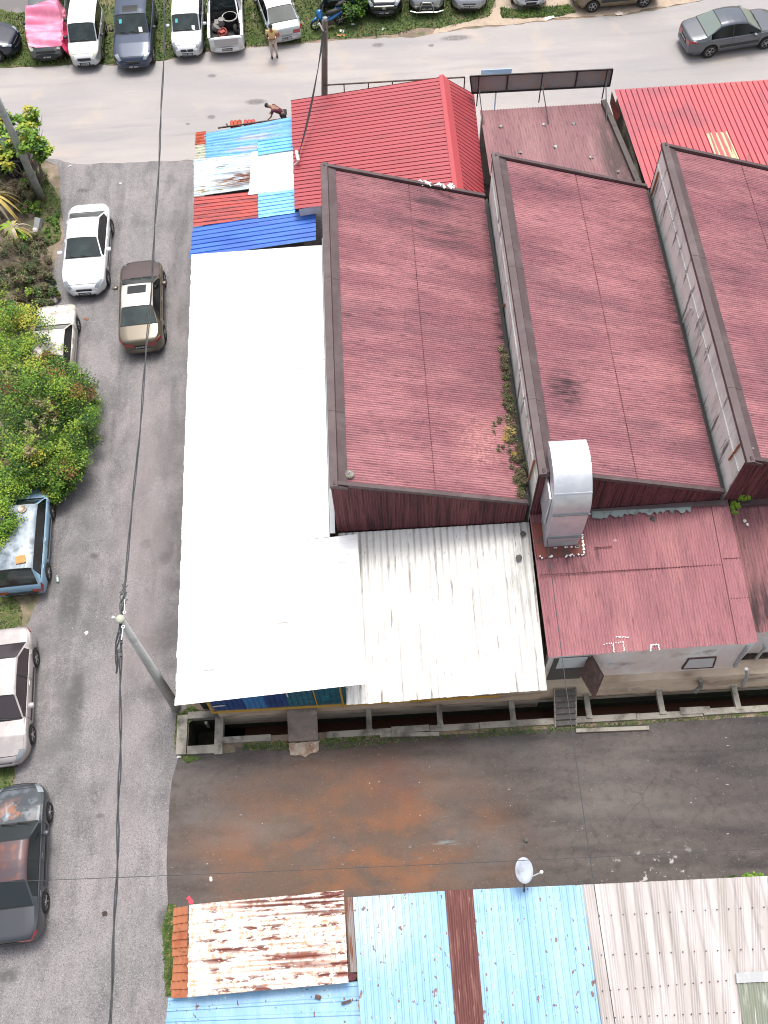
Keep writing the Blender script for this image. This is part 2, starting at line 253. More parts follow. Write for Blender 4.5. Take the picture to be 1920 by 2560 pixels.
WATER = mat('drain water', (.05, .02, .012), .15)
STEELR = mat('rusty steel', (.075, .048, .04), .7, layers=[((.16, .07, .035), 5, .5, .65, {}), ((.03, .028, .028), 2, .5, .65, dict(k=.7))])
GALV = mat('galvanised sheet', (.60, .625, .665), .42, .55, layers=[((.70, .72, .74), 1.6, .45, .65, {}), ((.46, .49, .54), 2.6, .56, .75, dict(k=.6)), ((.36, .33, .32), 5, .66, .74, dict(k=.4))])
YEL = mat('yellow painted steel', (.62, .36, .05), .6, layers=[((.35, .16, .04), 5, .58, .7, dict(k=.8))])

# ------------------------------------------------------------------ the ground with the drain cut into it
DY0, DY1 = 8.33, 8.98
def cut_ground():
    xs = [-150, -6.6, -5.75, -5.5, 60]; ys = [-60, 8.13, DY0, DY1, 9.02, 200]; mb = MB()
    for i in range(4):
        for k in range(5):
            sump = i == 1 and 1 <= k <= 3
            drain = i == 3 and k == 2
            if not (sump or drain): mb.add([(xs[i], ys[k], 0), (xs[i+1], ys[k], 0), (xs[i+1], ys[k+1], 0), (xs[i], ys[k+1], 0)], [(0, 1, 2, 3)])
    return mb
solo('ground', cut_ground(), DIRT, None, None, kind='structure')
left = [(0, 395), (91, 391), (147, 415), (150, 494), (156, 544), (159, 603), (125, 690), (120, 770), (150, 840), (175, 1000), (165, 1150), (150, 1232), (130, 1330), (112, 1400), (100, 1500), (60, 1575), (45, 1700), (40, 1800), (40, 1929), (32, 1985), (10, 2010), (-40, 2060), (-120, 2300), (-160, 2700)]
lw = [XY(*p) for p in left]
road_poly = lw[1:]+[(-9, -8), (-6.6, -8), (-6.6, 3), (-6.9, 8), (-6.75, 9.3), (-6.2, 26), (-6.2, 31.5), (-6.5, 32.4)]+[XY(490, 400), XY(300, 408), XY(200, 411)]
sheet('side_road', road_poly, .012, ASPH, j=.05, seed=3)
gr = [(-160, 163), (0, 171), (72, 168), (193, 162), (290, 163), (415, 151), (506, 131), (560, 126), (622, 119), (700, 116), (811, 104), (918, 96), (1038, 94), (1105, 82), (1157, 75), (1300, 61), (1380, 51), (1554, 39), (1650, 23), (1747, 3), (1960, -45)]
gw = [XY(*p) for p in gr]
sheet('main_road', [(-24, 40.9), (-24, 33.2)]+[XY(-60, 392), XY(91, 393), XY(200, 411), XY(300, 408), XY(490, 400)]+[(-6.2, 31.8), (-6, 26), (26, 26), (30, 50)]+list(reversed(gw)), .008, ASPH2, j=.06, seed=4)
sheet('yard', [XY(448, 1885), XY(430, 1950), XY(422, 2030), XY(418, 2120), XY(418, 2200), XY(420, 2262), (-6.45, 2), (-6.3, -3), (22, -3), (22, 8.02), (-5.1, 8.02), (-5.1, 7.86), (-6.7, 7.86)], .02, YARD, j=.015, seed=5)
grass_polys = [
    [XY(-20, 20), XY(30, 33), XY(100, 32), XY(190, 14), (-12.9, 60), (6, 60)]+[XY(1250, -40), XY(1225, 40), XY(1105, 72), XY(1060, 66), XY(1000, 85), XY(918, 92), XY(811, 98), XY(700, 112), XY(622, 117), XY(506, 129), XY(415, 150), XY(290, 161), XY(193, 160), XY(72, 166), XY(0, 169), (-22, 40.9), (-24, 45.5)],
    [XY(-420, 1915), XY(30, 1915), XY(40, 1930), XY(36, 1965), XY(20, 1992), XY(-10, 2010), XY(-420, 2050)],
    [XY(-420, 1490), XY(20, 1490), XY(52, 1510), XY(60, 1560), XY(40, 1575), XY(-420, 1590)],
    [XY(1250, 20), XY(1300, 25), XY(1420, 12), XY(1440, 30), XY(1400, 42), XY(1310, 46), XY(1255, 45)],
    [XY(60, 440), XY(110, 430), XY(150, 500), XY(150, 560), XY(152, 600), XY(115, 620), XY(90, 560)],
    [(-6.75, 8.7), (-6.3, 9.25), (-6.5, 9.4), (-7.0, 9.2), (-7.02, 8), (-6.6, 7.6), (-6.1, 7.75), (-6.68, 7.85)],
    [XY(420, 2262), XY(440, 2262), XY(440, 2500), XY(416, 2490), XY(410, 2400), XY(408, 2320)]]
for i, g in enumerate(grass_polys):
    sheet('grass_soil', g, .016+.001*i if i < 5 else .03, GRSB, j=.10 if i < 5 else .04, seed=20+i)
sheet('sandy_verge', [XY(1080, 88), XY(1105, 62), XY(1200, 44), XY(1240, 20), XY(1240, -40), XY(1960, -120), XY(1960, -50), XY(1747, 0), XY(1650, 20), XY(1554, 36), XY(1380, 48), XY(1300, 58), XY(1157, 72)], .0145, SAND, j=.10, seed=9)
sheet('dark_lot', [(-28, 47.6), XY(-20, 18), XY(30, 31), XY(100, 30), XY(190, 12), (-13, 60), (-28, 60)], .0135, LOT, j=.08, seed=10)
# water and linings of the drain
dr = MB(); dr.box((27.5, 8.655, -1.25), (65, .65, .02))
solo('drain_water', dr, WATER, None, None, kind='structure')
LING = [mat('grass green', (.10, .17, .03), .8), mat('grass dark', (.05, .10, .02), .8), mat('grass yellow', (.25, .23, .08), .85)]
gb = MB()
def tufts(mb, poly, n, h, seed):
    r = random.Random(seed); xs = [p[0] for p in poly]; ys = [p[1] for p in poly]; x0, x1, y0, y1 = max(min(xs), -21), min(max(xs), 22), min(ys), min(max(ys), 50); k = 0; vs = []; fs = []; ms = []
    cl = [(r.uniform(x0, x1), r.uniform(y0, y1), r.choice([0, 1, 1, 2, 0])) for _ in range(140)]
    for _ in range(n):
        x, y = r.uniform(x0, x1), r.uniform(y0, y1)
        if not inside(x, y, poly): continue
        c = min(cl, key=lambda q: (q[0]-x)**2+(q[1]-y)**2) if r.random() < .75 else (0, 0, r.choice([0, 1, 2]))
        if c[2] == 2 and r.random() < .6: continue
        a = r.uniform(0, 6.28); s = r.uniform(.5, 1.4)*h; dx, dy = math.cos(a)*s*.8, math.sin(a)*s*.8; o = len(vs)
        vs += [(x-dy*.3, y+dx*.3, .02), (x+dy*.3, y-dx*.3, .02), (x+dx, y+dy, .02+s*.8)]; fs.append((o, o+1, o+2)); ms.append(c[2])
    o = len(mb.v); mb.v += vs; mb.f += [tuple(i+o for i in q) for q in fs]; mb.m += ms
tufts(gb, grass_polys[0], 52000, .11, 1)
for i in (1, 2, 3, 4): tufts(gb, grass_polys[i], 3000, .09, 2+i)
for i in (5, 6): tufts(gb, grass_polys[i], 2200, .07, 2+i)
tufts(gb, [(-4.9, 8.12), (-4.9, 7.9), (-3.5, 7.82), (-2.4, 7.95), (-1, 8.0), (-1, 8.12)], 2600, .05, 12)
tufts(gb, [(2.2, 8.12), (2.2, 7.85), (5, 7.9), (8, 8.0), (12, 8.05), (20, 8.1), (20, 8.16), (8, 8.12)], 6000, .05, 13)
tufts(gb, [(-2.3, 8.1), (-2.3, 7.75), (2, 7.95), (2, 8.12)], 1600, .05, 14)
tufts(gb, [(8.9, 3.05), (9.6, 3.05), (9.6, 3.4), (9.1, 3.3)], 300, .1, 15)
solo('grass', gb, LING, 'short green and yellowing grass along the road verges and drain edge', 'grass', kind='stuff')

# ------------------------------------------------------------------ main sawtooth factory
YS, YN = 13.7, 26.45; ZR, ZG = 6.35, 4.5
XRs = [-1.5, 4.45, 10.36]; XGs = [4.30, 10.20, 16.1]
fac = thing('factory_building', 'long factory with three maroon corrugated sawtooth roofs and grey clerestory walls', 'factory', (4, 20, 0))
def quadp(name, pts, M, par, th=.0):
    mb = MB(); mb.add(pts, [tuple(range(len(pts)))]); return build(name, mb, M, par)
for k in range(3):
    xr_, xg = XRs[k], XGs[k]
    sl = (ZG-ZR)/(xg-xr_)
    z = lambda x: ZR+sl*(x-xr_)
    ro = build('roof', corr((xr_+.3, YS+.06, z(xr_+.3)), (xr_+.3, YN-.04, z(xr_+.3)), (xg, YN-.04, ZG), (xg, YS+.06, ZG), .085, .019, 'sine', 6, warp=.005, seed=k), SAW[k], fac, smooth=True)
    # overlap line of the sheets
    mb = MB(); xm = xr_+3.05; mb.box((xm, (YS+YN)/2, z(xm)+.012), (.02, YN-YS-.2, .014), M=Matrix.Rotation(-math.atan(sl), 3, 'Y')); build('sheet_lap', mb, CLAD, ro, off=(4, 20, 0))
    # ridge capping in lengths
    for i in range(5):
        y0 = YS-.12+i*(YN-YS+.2)/5; y1 = y0+(YN-YS+.2)/5+.04; dz = .008*(i % 2)
        mb = MB(); X0 = xr_-.01
        mb.add([(X0, y0, ZR-.05+dz), (X0, y1, ZR-.05+dz), (X0+.02, y1, ZR+.05+dz), (X0+.02, y0, ZR+.05+dz), (X0+.24, y1, ZR+.07+dz), (X0+.24, y0, ZR+.07+dz), (X0+.27, y1, ZR-.0+dz), (X0+.27, y0, ZR-.0+dz), (X0+.52, y1, z(X0+.52)+.04+dz), (X0+.52, y0, z(X0+.52)+.04+dz), (X0+.52, y1, z(X0+.52)-.03), (X0+.52, y0, z(X0+.52)-.03)],
               [(1, 0, 3, 2), (2, 3, 5, 4), (4, 5, 7, 6), (6, 7, 9, 8), (8, 9, 11, 10), (0, 11, 9, 7, 5, 3), (1, 2, 4, 6, 8, 10)])
        build('ridge_capping', mb, FLASH, fac)
    for yy, s in ((YS, -1), (YN, 1)):
        mb = MB(); a = (xr_+.1, yy, ZR+.03); b = (xg+.02, yy, ZG+.05)
        mb.bar(a, b, .12, .13); build('gable_flashing', mb, FLASH, fac)
    zb = [(3.35, 3.3), (3.78, 3.9), (3.9, 4.0)][k]
    ex = .15 if k == 0 else .1
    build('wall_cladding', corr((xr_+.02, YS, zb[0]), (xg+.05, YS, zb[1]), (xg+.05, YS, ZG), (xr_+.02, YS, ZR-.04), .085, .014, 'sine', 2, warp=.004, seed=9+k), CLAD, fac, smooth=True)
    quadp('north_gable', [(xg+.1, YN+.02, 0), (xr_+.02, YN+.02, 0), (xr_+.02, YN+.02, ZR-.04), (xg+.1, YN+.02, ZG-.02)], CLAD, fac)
    quadp('clerestory_wall', [(xr_+.04, YN, 0), (xr_+.04, YS, 0), (xr_+.04, YS, ZR-.03), (xr_+.04, YN, ZR-.03)], GREYW, fac)
    # gutter
    mb = MB(); mb.box((xg+.07, (YS+YN)/2, ZG-.12), (.15, YN-YS, .03)); mb.box((xg+.005, (YS+YN)/2, ZG-.07), (.02, YN-YS, .1)); build('gutter', mb, BLK, fac)
# rails and stripes on the clerestory walls
RUST = mat('orange rust', (.33, .13, .05), .8, layers=[((.16, .06, .03), 6, .5, .65, {})])
for xw, segs in ((XRs[1], [((1245, 800), (1262, 760)), ((1336, 1150), (1322, 1200))]), (XRs[2], [((1646, 430), (1628, 490)), ((1727, 770), (1706, 808)), ((1850, 1110), (1822, 1150))])):
    for a, b in segs:
        q = [ray(*p) for p in (a, b)]; pts = [tuple((np.array([0, 0, H])+r*((xw)/r[0]))) for r in q]
        mb = MB(); mb.bar(pts[0], pts[1], .05, .04); build('wall_brace', mb, RUST if a[0] != 1727 else WHT2, fac)
for xw in XRs[1:]:
    mb = MB(); mb.box((xw+.03, (YS+YN)/2, 5.62), (.04, YN-YS-.1, .03)); build('wall_rail', mb, GREYW, fac)
EX = mat('east wall', (.4, .38, .35), .9)
mb = MB(); mb.box((16.3, 20, 2.2), (.2, 12.9, 4.4)); build('wall', mb, EX, fac)
# lower roofs on the yard side
lower = thing('lean_to_building', 'low maroon corrugated lean-to with pinkish rendered wall above the open drain', 'building', (8, 11, 0))
r1 = build('roof', corr((4.55, 9.3, 3.1), (10.15, 9.38, 3.1), (10.05, 13.72, 3.9), (4.48, 13.72, 3.72), .088, .02, 'sine', 5, warp=.005, seed=21), MARL1, lower, smooth=True)
build('roof_strip', corr((10.12, 9.34, 3.125), (10.72, 9.40, 3.125), (10.55, 13.6, 3.93), (10.02, 13.6, 3.92), .088, .015, 'sine', 5, warp=.004, seed=22), MARL1, lower, smooth=True)
for yy, zz, xa, xb in ((11.75, 3.52, 4.55, 10.1), (11.9, 3.60, 10.1, 10.62), (10.7, 3.36, 10.12, 10.68), (12.5, 3.64, 6.3, 6.85)):
    mb = MB(); mb.box(((xa+xb)/2, yy, zz+.012), (xb-xa, .02, .02), M=Matrix.Rotation(.15, 3, 'X')); build('sheet_lap', mb, CLAD, r1, off=(8, 11, 0))
far = thing('eaves_building', 'darker stained maroon lean-to roof at the far right end of the drain', 'building', (13.5, 11, 0))
build('roof', corr((10.78, 9.75, 2.95), (17.5, 9.8, 2.95), (17.5, 13.72, 3.75), (10.6, 13.72, 3.75), .11, .02, 'sine', 5, warp=.006, seed=23), MARL2, far, smooth=True)
mb = MB(); mb.box((13.6, 13.62, 3.86), (6.0, .22, .1)); build('flashing', mb, FLASH, far)
mb = MB(); mb.box((14.1, 10.0, 1.72), (6.8, .2, 2.16)); build('wall', mb, WALLU, far)
mb = MB(); mb.tube([PY(1908, 1612, 9.7), PY(1914, 1616, 9.7), PY(1880, 1660, 9.7)], .05, 8); build('downpipe', mb, mat('grey pipe', (.45, .46, .48), .5), far)
# torn flashing strip with pale edge under the sawtooth cladding
TEAL = mat('grey green sealant', (.30, .36, .34), .7, layers=[((.2, .23, .22), 6, .5, .65, {})])
mb = MB(); n = 46; a = np.array([6.35, 13.66, 3.84]); b = np.array([10.5, 13.66, 3.97]); vs = []; rj = random.Random(5)
for i in range(n+1):
    q = a+(b-a)*i/n; d = (.16+.14*rj.random()) if i < 34 else .06; vs += [tuple(q+np.array([0, .02, .04])), (q[0], q[1]-d, q[2]+.035-.15*d)]
mb.add(vs, [(2*i, 2*i+1, 2*i+3, 2*i+2) for i in range(n)]); build('sealant_strip', mb, TEAL, lower)
mb = MB(); mb.add([(6.2, 13.67, 3.93), (10.5, 13.67, 4.06), (10.5, 13.50, 4.02), (6.2, 13.62, 3.90)], [(0, 3, 2, 1)]); build('flashing', mb, FLASH, lower)
mb = MB(); mb.box((7.7, 9.55, 1.78), (6.1, .2, 2.36)); wl = build('wall', mb, WALLU, lower)
# door, window, pipes
DGREY = mat('door grey', (.11, .105, .1), .7); PANE = mat('pale door sheet', (.62, .68, .70), .5)
mb = MB(); mb.box((5.35, 9.44, 1.55), (1.05, .06, 2.0)); d = build('door', mb, DGREY, lower)
mb = MB(); mb.box((5.38, 9.40, 2.2), (.85, .03, .85)); build('door_panel', mb, PANE, d, off=(8, 11, 0))
mb = MB(); p0, p1, p2, p3 = PY(1722, 1647, 9.42), PY(1790, 1643, 9.42), PY(1782, 1668, 9.42), PY(1705, 1672, 9.42)
mb.add([p0, p3, p2, p1], [(0, 1, 2, 3)]); wn = build('window', mb, mat('white blocked window', (.66, .66, .67), .7), lower)
mb = MB()
for a, b in ((p0, p1), (p0, p3), (p1, p2), (p3, p2)): mb.bar(a, b, .04)
build('window_frame', mb, STEELR, wn, off=(8, 11, 0))
PIPE = mat('grey pipe', (.45, .46, .48), .5)
mb = MB(); a, b = PY(1870, 1617, 9.4), PY(1836, 1666, 9.4); mb.tube([(a[0], 9.4, a[2]), (b[0], 9.4, b[2])], .05, 8)
build('downpipe', mb, PIPE, lower)
mb = MB(); mb.tube([PY(1866, 1672, 9.05), PY(1868, 1690, 9.05), PY(1855, 1716, 9.05)], .055, 8); build('downpipe', mb, PIPE, lower)
mb = MB(); mb.tube([PY(1752, 1700, 9.1), PY(1752, 1716, 9.05), PY(1738, 1730, 8.95)], .07, 8); build('drain_pipe', mb, mat('mossy pipe', (.2, .2, .18), .8), lower)
# plinth and drain walls (one retaining wall)
ret = thing('retaining_wall', 'stained rendered retaining wall rising out of the open drain below the roofs', 'wall', (5, 9.1, 0))
mb = MB(); mb.add([(4.62, 9.02, .0), (20, 9.02, .0), (20, 9.22, .62), (4.62, 9.22, .62), (4.62, 9.7, .62), (20, 9.7, .62), (4.62, 9.0, -.35), (20, 9.0, -.35)], [(0, 1, 2, 3), (3, 2, 5, 4), (6, 7, 1, 0)]); build('plinth', mb, WALLB, ret)
mb = MB(); mb.add([(-5.6, 8.985, -.8), (4.62, 8.985, -.8), (4.62, 9.0, .74), (-5.6, 9.0, .74), (-5.6, 9.6, .74), (4.62, 9.6, .74), (-5.6, 9.6, -.5)], [(0, 1, 2, 3), (3, 2, 5, 4), (0, 3, 4, 6)]); build('plinth', mb, WALLB, ret)
mb = MB(); mb.box((7.2, 9.03, -1.02), (25.4, .1, .5)); mb.box((7.2, 9.0, -.3), (0.01, .01, .01)); build('mouldy_base', mb, WALLM, ret)
mb = MB(); mb.add([(4.64, 8.99, -1.0), (20, 8.99, -1.0), (20, 9.015, -.02), (4.64, 9.015, -.02)], [(0, 1, 2, 3)]); build('mouldy_base', mb, WALLM, ret)
cop = thing('drain_wall', 'low concrete kerb wall along the yard side of the open drain', 'wall', (5, 8.2, 0))
mb = MB(); r = random.Random(3)
x = -5.5
while x < 20:
    L_ = r.uniform(1.2, 2.6); t_ = r.uniform(.0, .035)
    if not -3.5 < x+L_/2 < -2.4: mb.box((x+L_/2, 8.225+t_, -.0+t_), (L_-.02, .2, .12+t_))
    x += L_
build('coping', mb, CONC, cop)
mb = MB(); mb.box((7.25, 8.29, -.65), (25.5, .07, 1.24)); build('wall_face', mb, WALLM, cop)
# struts across the drain
protos = None
for i, x in enumerate((-.86, 1.39, 3.70, 6.10, 8.42, 10.82, 13.2)):
    lab = ['first concrete strut across the drain right of the broad slab', 'second concrete strut across the drain right of the broad slab', 'third concrete strut across the drain, left of the steps', 'concrete strut across the drain just right of the steps', 'concrete strut across the drain below the pink wall between steps and blocked window', 'mossy concrete strut across the drain below the right downpipe', 'last concrete strut across the drain at the right edge'][i]
    mb = MB(); mb.box((0, 0, 0), (.17, .86, .14)); mb.box((0, .38, .09), (.2, .1, .05)); mb.box((0, -.38, .09), (.21, .1, .04))
    o = solo('drain_strut', mb, CONC, lab, 'concrete strut', 'concrete struts across the drain'); o.location = (x, 8.68, .02)
# slab bridge
mb = MB(); a = [(-3.40, 8.97, .62), (-2.46, 8.95, .62), (-2.48, 8.05, .16), (-3.41, 8.06, .16)]
G = [[tuple(np.array(a[0])*(1-s)*(1-t)+np.array(a[1])*s*(1-t)+np.array(a[2])*s*t+np.array(a[3])*(1-s)*t+np.array([0, 0, .012*math.sin(t*22)])) for t in np.linspace(0, 1, 22)] for s in (0, 1)]
mb.grid(G); b2 = [(p[0], p[1], p[2]-.12) for p in a]; mb.add(a+b2, [(0, 4, 7, 3), (1, 2, 6, 5), (3, 7, 6, 2), (4, 5, 6, 7)])
br = thing('footbridge', 'broad ribbed concrete slab bridging the drain below the blue wall', 'bridge', (-2.9, 8.3, 0))
build('slab', mb, mat('brown grey slab', (.22, .185, .16), .9, layers=[((.15, .125, .11), 2, .45, .65, {}), ((.36, .32, .28), 3, .6, .7, dict(k=.6))], bump=.3), br)
mb = MB(); pts = edge([(-3.40, 8.03), (-3.37, 7.66), (-3.1, 7.62), (-2.9, 7.57), (-2.7, 7.66), (-2.47, 7.73), (-2.47, 8.03)], .09, .02, True, 4); mb.prism(pts, -.05, .10); build('concrete_apron', mb, mat('crumbling pale concrete', (.42, .35, .28), .9, layers=[((.28, .17, .11), 3, .5, .65, {}), ((.6, .53, .45), 5, .55, .7, {})], bump=.6), br)
# steps
mb = MB(); st = thing('concrete_steps', 'narrow dark concrete steps crossing the drain below the grey door', 'steps', (5.3, 8.6, 0))
for i in range(6):
    y = 8.16+i*.165; mb = MB(); mb.box((5.32+.01*i, y, .08+i*.085), (.62, .17, .1)); build('step', mb, mat('dark steps', (.10, .09, .085), .9, layers=[((.15, .135, .125), 5, .5, .7, {})], bump=.4), st)
for s in (-1, 1):
    mb = MB(); mb.bar((5.32+s*.33, 8.06, .02), (5.38+s*.33, 9.15, .5), .05, .12); build('stringer', mb, CONC, st)
# sump box
sp = thing('drain_chamber', 'square open concrete chamber with a black pit at the drain end', 'drain chamber', (-6.2, 8.5, 0))
for c, dd, nm in (((-6.78, 8.48, 0), (.32, 1.25, .34), 'chamber_wall'), ((-5.62, 8.46, -.02), (.26, 1.3, .26), 'chamber_wall'), ((-6.18, 9.1, -.02), (.88, .22, .28), 'chamber_wall'), ((-6.1, 7.98, -.02), (1.0, .26, .30), 'chamber_wall')):
    mb = MB(); mb.box(c, dd); build(nm, mb, CONC, sp)
mb = MB(); x0, x1, y0, y1 = -6.6, -5.76, 8.12, 9.0
mb.add([(x0, y0, -.1), (x1, y0, -.1), (x1, y1, -.1), (x0, y1, -.1), (x0, y0, -1.5), (x1, y0, -1.5), (x1, y1, -1.5), (x0, y1, -1.5)], [(0, 4, 5, 1), (1, 5, 6, 2), (2, 6, 7, 3), (3, 7, 4, 0), (4, 7, 6, 5)]); build('pit_lining', mb, WALLM, sp)
mb = MB(); mb.box((-6.08, 8.9, -.35), (.08, .08, .5)); build('pipe_stub', mb, CONC, sp)
# stray kerb slabs at the yard edge
for i, (a, b, lb) in enumerate((((950, 1838), (1098, 1835), 'long grey kerb slab lying left of the steps at the drain edge'), ((1440, 1827), (1622, 1820), 'long grey kerb slab lying right of the steps on the yard'), ((1700, 1778), (1775, 1775), 'short chipped concrete block set into the kerb wall under the blocked window'))):
    a, b = Vector(P(*a, .06)), Vector(P(*b, .06)); mb = MB(); mb.bar(a-(a+b)/2, b-(a+b)/2, .12 if i < 2 else .22, .09); solo('kerb_slab', mb, CONC, lb, 'kerb slab', loc=(0, 0, 0)).location = (a+b)/2
# brown sheet awning beside the door
mb = MB(); q = [PY(1480, 1640, 9.38), AT(1449, 1683, 1.95), AT(1486, 1746, 1.15), AT(1509, 1690, 1.95)]
for i in range(4): pass
mb.add(q+[(p[0], p[1]+.02, p[2]-.03) for p in q], [(0, 1, 2, 3), (7, 6, 5, 4), (0, 4, 5, 1), (1, 5, 6, 2), (2, 6, 7, 3), (3, 7, 4, 0)])
aw = thing('tilted_awning', 'dark brown corrugated sheet propped on its corner beside the door', 'awning', (6, 9.2, 0))
build('sheet', mb, mat('brown awning', (.085, .055, .048), .7, layers=[((.15, .11, .095), 1.6, .55, .66, dict(s=(6, 1, 1))), ((.04, .03, .03), 3, .5, .7, {})]), aw)
mb = MB(); mb.bar(q[1], q[2], .03); mb.bar(q[2], q[3], .03); mb.bar(q[3], q[0], .03); mb.bar(q[0], q[1], .03); build('frame', mb, STEELR, aw)
# white chalky marks are paint daubs on the lower roof
mb = MB(); r = random.Random(8)
for (u0, v0, u1, v1) in ((1510, 1611, 1558, 1606), (1532, 1612, 1534, 1630), (1558, 1606, 1560, 1628), (1627, 1614, 1646, 1612), (1627, 1614, 1626, 1628), (1646, 1612, 1647, 1625), (1540, 1592, 1571, 1594)):
    for i in range(9):
        t = i/8; u, v = u0+(u1-u0)*t+r.uniform(-1, 1), v0+(v1-v0)*t+r.uniform(-1, 1); p = AT(u, v, 3.1-.165*9.3, 0.0, .165); mb.box((p[0], p[1], p[2]+.03), (.03, .03, .012), rz=r.uniform(0, 3))
explode('paint_daub', mb, mat('white daub', (.75, .74, .74), .8), lower)

# ------------------------------------------------------------------ white roofed side shed
PB = .125
side = thing('side_shed', 'long shed with bright white metal roof beside the side road', 'shed', (-4, 17, 0))
zz = lambda x: 3.0+PB*(x+6.4)
build('roof', corr((-6.37, 8.53, zz(-6.37)), (-6.44, 13.425, zz(-6.44)), (-.86, 13.40, zz(-.86)), (-.77, 8.62, zz(-.77)), .25, .006, 'groove', 2, warp=.001), WHT, side)
build('roof', corr((-6.44, 13.42, zz(-6.44)), (-6.66, 25.95, zz(-6.66)), (-1.72, 25.45, zz(-1.72)), (-1.72, 13.42, zz(-1.72)), .25, .006, 'groove', 2, warp=.001, seed=1), WHT, side)
mb = MB(); mb.box((-1.62, 19.6, 3.66), (.16, 12.2, .05)); build('gutter', mb, mat('grey gutter', (.42, .44, .45), .5, layers=[((.3, .22, .15), 4, .62, .7, {})]), side)
build('lower_roof', corr((-1.42, 8.36, 2.62), (4.44, 8.48, 2.62), (4.42, 13.66, 3.32), (-1.46, 13.66, 3.32), .21, .02, 'rib', 2, warp=.003, seed=2), WHT2, side)
mb = MB(); mb.add([(4.25, 8.46, 2.66), (4.47, 8.46, 2.62), (4.5, 13.66, 3.32), (4.28, 13.66, 3.36)], [(0, 1, 2, 3)]); build('edge_flashing', mb, WHT2, side)
BL = [mat('wall blue navy', (.02, .07, .24), .5, layers=[((.015, .045, .16), 2, .5, .7, {})]), mat('wall blue sky', (.05, .22, .50), .5, layers=[((.03, .12, .34), 4, .5, .65, dict(s=(4, 1, .4)))]), mat('wall teal', (.01, .13, .20), .5, layers=[((.03, .25, .34), 3, .55, .68, {}), ((.01, .07, .12), 2, .5, .7, {})])]
for x0, x1, c in ((-5.62, -4.62, 0), (-4.62, -3.98, 1), (-3.98, -3.3, 0), (-3.3, -3.14, 2), (-3.14, -1.4, 2)):
    build('wall_sheet', corr((x0, 9.0, .8), (x1, 9.0, .8), (x1, 9.0, 3.0), (x0, 9.0, 3.0), .18, .012, 'groove', 1), BL[c], side)
mb = MB(); mb.box((-1.4, 9.25, 1.9), (.05, .5, 2.2)); mb.box((-5.66, 14, 1.9), (.06, 10, 2.2)); mb.box((1.5, 9.2, 1.6), (6.0, .1, 1.7)); build('wall', mb, EX, side)
mb = MB(); mb.box((-5.9, 9.35, 1.1), (.5, .1, 2.1)); build('door', mb, BLK, side)
mb = MB(); mb.bar((-5.70, 8.94, .77), (3.25, 8.94, .77), .05); mb.bar((-5.70, 8.94, .77), (-5.66, 8.96, 2.9), .06)
mb.bar((-1.62, 8.92, .6), (-1.60, 8.94, 3.0), .045); mb.bar((-2.42, 8.95, .75), (-2.42, 8.96, 2.8), .03); build('yellow_frame', mb, YEL, side)
mb = MB(); mb.bar((-3.22, 8.95, 1.9), (-3.22, 8.95, 2.7), .03); mb.bar((-5.6, 8.95, 1.35), (-5.2, 8.95, 1.4), .03); explode('white_stay', mb, WHT2, side)
mb = MB(); mb.box((-6.15, 17.5, 1.4), (.12, 16, 2.8)); build('wall', mb, mat('dim brown wall', (.2, .17, .15), .9), side)

# ------------------------------------------------------------------ patchwork roofed stall
pw = thing('patchwork_stall', 'roadside stall roofed with mismatched blue, white, cream and red metal sheets', 'stall', (-4.8, 30, 0))
PZ = (2.8+.12*6.8, .12)
def patch_px(name, q, M, pitch, amp, prof, par, dz=0., seed=0, warp=.006):
    """q: four photo points nw, ne, se, sw of a sheet lying on the stall roof plane"""
    nw, ne, se, sw = [AT(u, v, PZ[0]+dz, PZ[1]) for u, v in q]
    return build(name, corr(sw, nw, ne, se, pitch, amp, prof, 3, warp=warp, seed=seed), M, par)
BLU1 = mat('sky blue sheet worn', (.16, .42, .70), .5, layers=[((.10, .30, .58), 1.6, .45, .65, dict(s=(.6, 5, 1))), ((.42, .40, .42), 1.3, .5, .62, dict(s=(.5, 3, 1), k=.9, blob=(-4.3, 31.6, 1.9, 1.1), soft=.5)), ((.13, .10, .09), 4, .6, .7, dict(s=(.5, 4, 1), k=.8)), ((.6, .65, .72), 6, .62, .7, dict(s=(.4, 4, 1), k=.6))])
BLU2 = mat('bright blue sheet', (.13, .45, .76), .5, layers=[((.25, .55, .8), 3, .5, .65, dict(s=(.5, 4, 1))), ((.08, .25, .48), 5, .58, .7, dict(k=.7))])
BLU3 = mat('light blue sheet', (.22, .53, .80), .5, layers=[((.12, .36, .66), 2.5, .48, .62, dict(s=(.7, 4, 1)))])
COBL = mat('cobalt blue sheet', (.045, .155, .55), .45, layers=[((.03, .10, .42), 1.5, .45, .65, dict(s=(.4, 2, 1))), ((.008, .02, .09), .8, .3, .5, dict(blob=(-1.9, 28.2, 1.0, .9), k=.95))])
CREAMS = mat('cream tile sheet', (.52, .53, .42), .8, layers=[((.3, .3, .22), 5, .5, .65, {})])
REDO = mat('red faded sheet', (.45, .075, .065), .7, layers=[((.20, .055, .06), 1.6, .45, .64, dict(s=(.5, 4, 1))), ((.55, .10, .09), 5, .55, .7, dict(s=(.6, 3, 1)))])
ORNG = mat('orange red tile sheet', (.42, .085, .04), .8, layers=[((.22, .05, .03), 4, .5, .65, {})])
WCOR = mat('white corrugated worn', (.74, .80, .82), .5, layers=[((.45, .58, .68), 1.5, .5, .64, dict(s=(.5, 4, 1))), ((.24, .22, .2), 2.4, .56, .66, dict(s=(.4, 4, 1), k=.8)), ((.20, .065, .03), 2.2, .4, .52, dict(s=(.7, 2.5, 1), blob=(-4.9, 29.7, 1.3, .55), soft=.3)), ((.35, .25, .1), 3, .52, .6, dict(s=(.6, 3, 1), blob=(-6.0, 29.4, 1.3, .5)))])
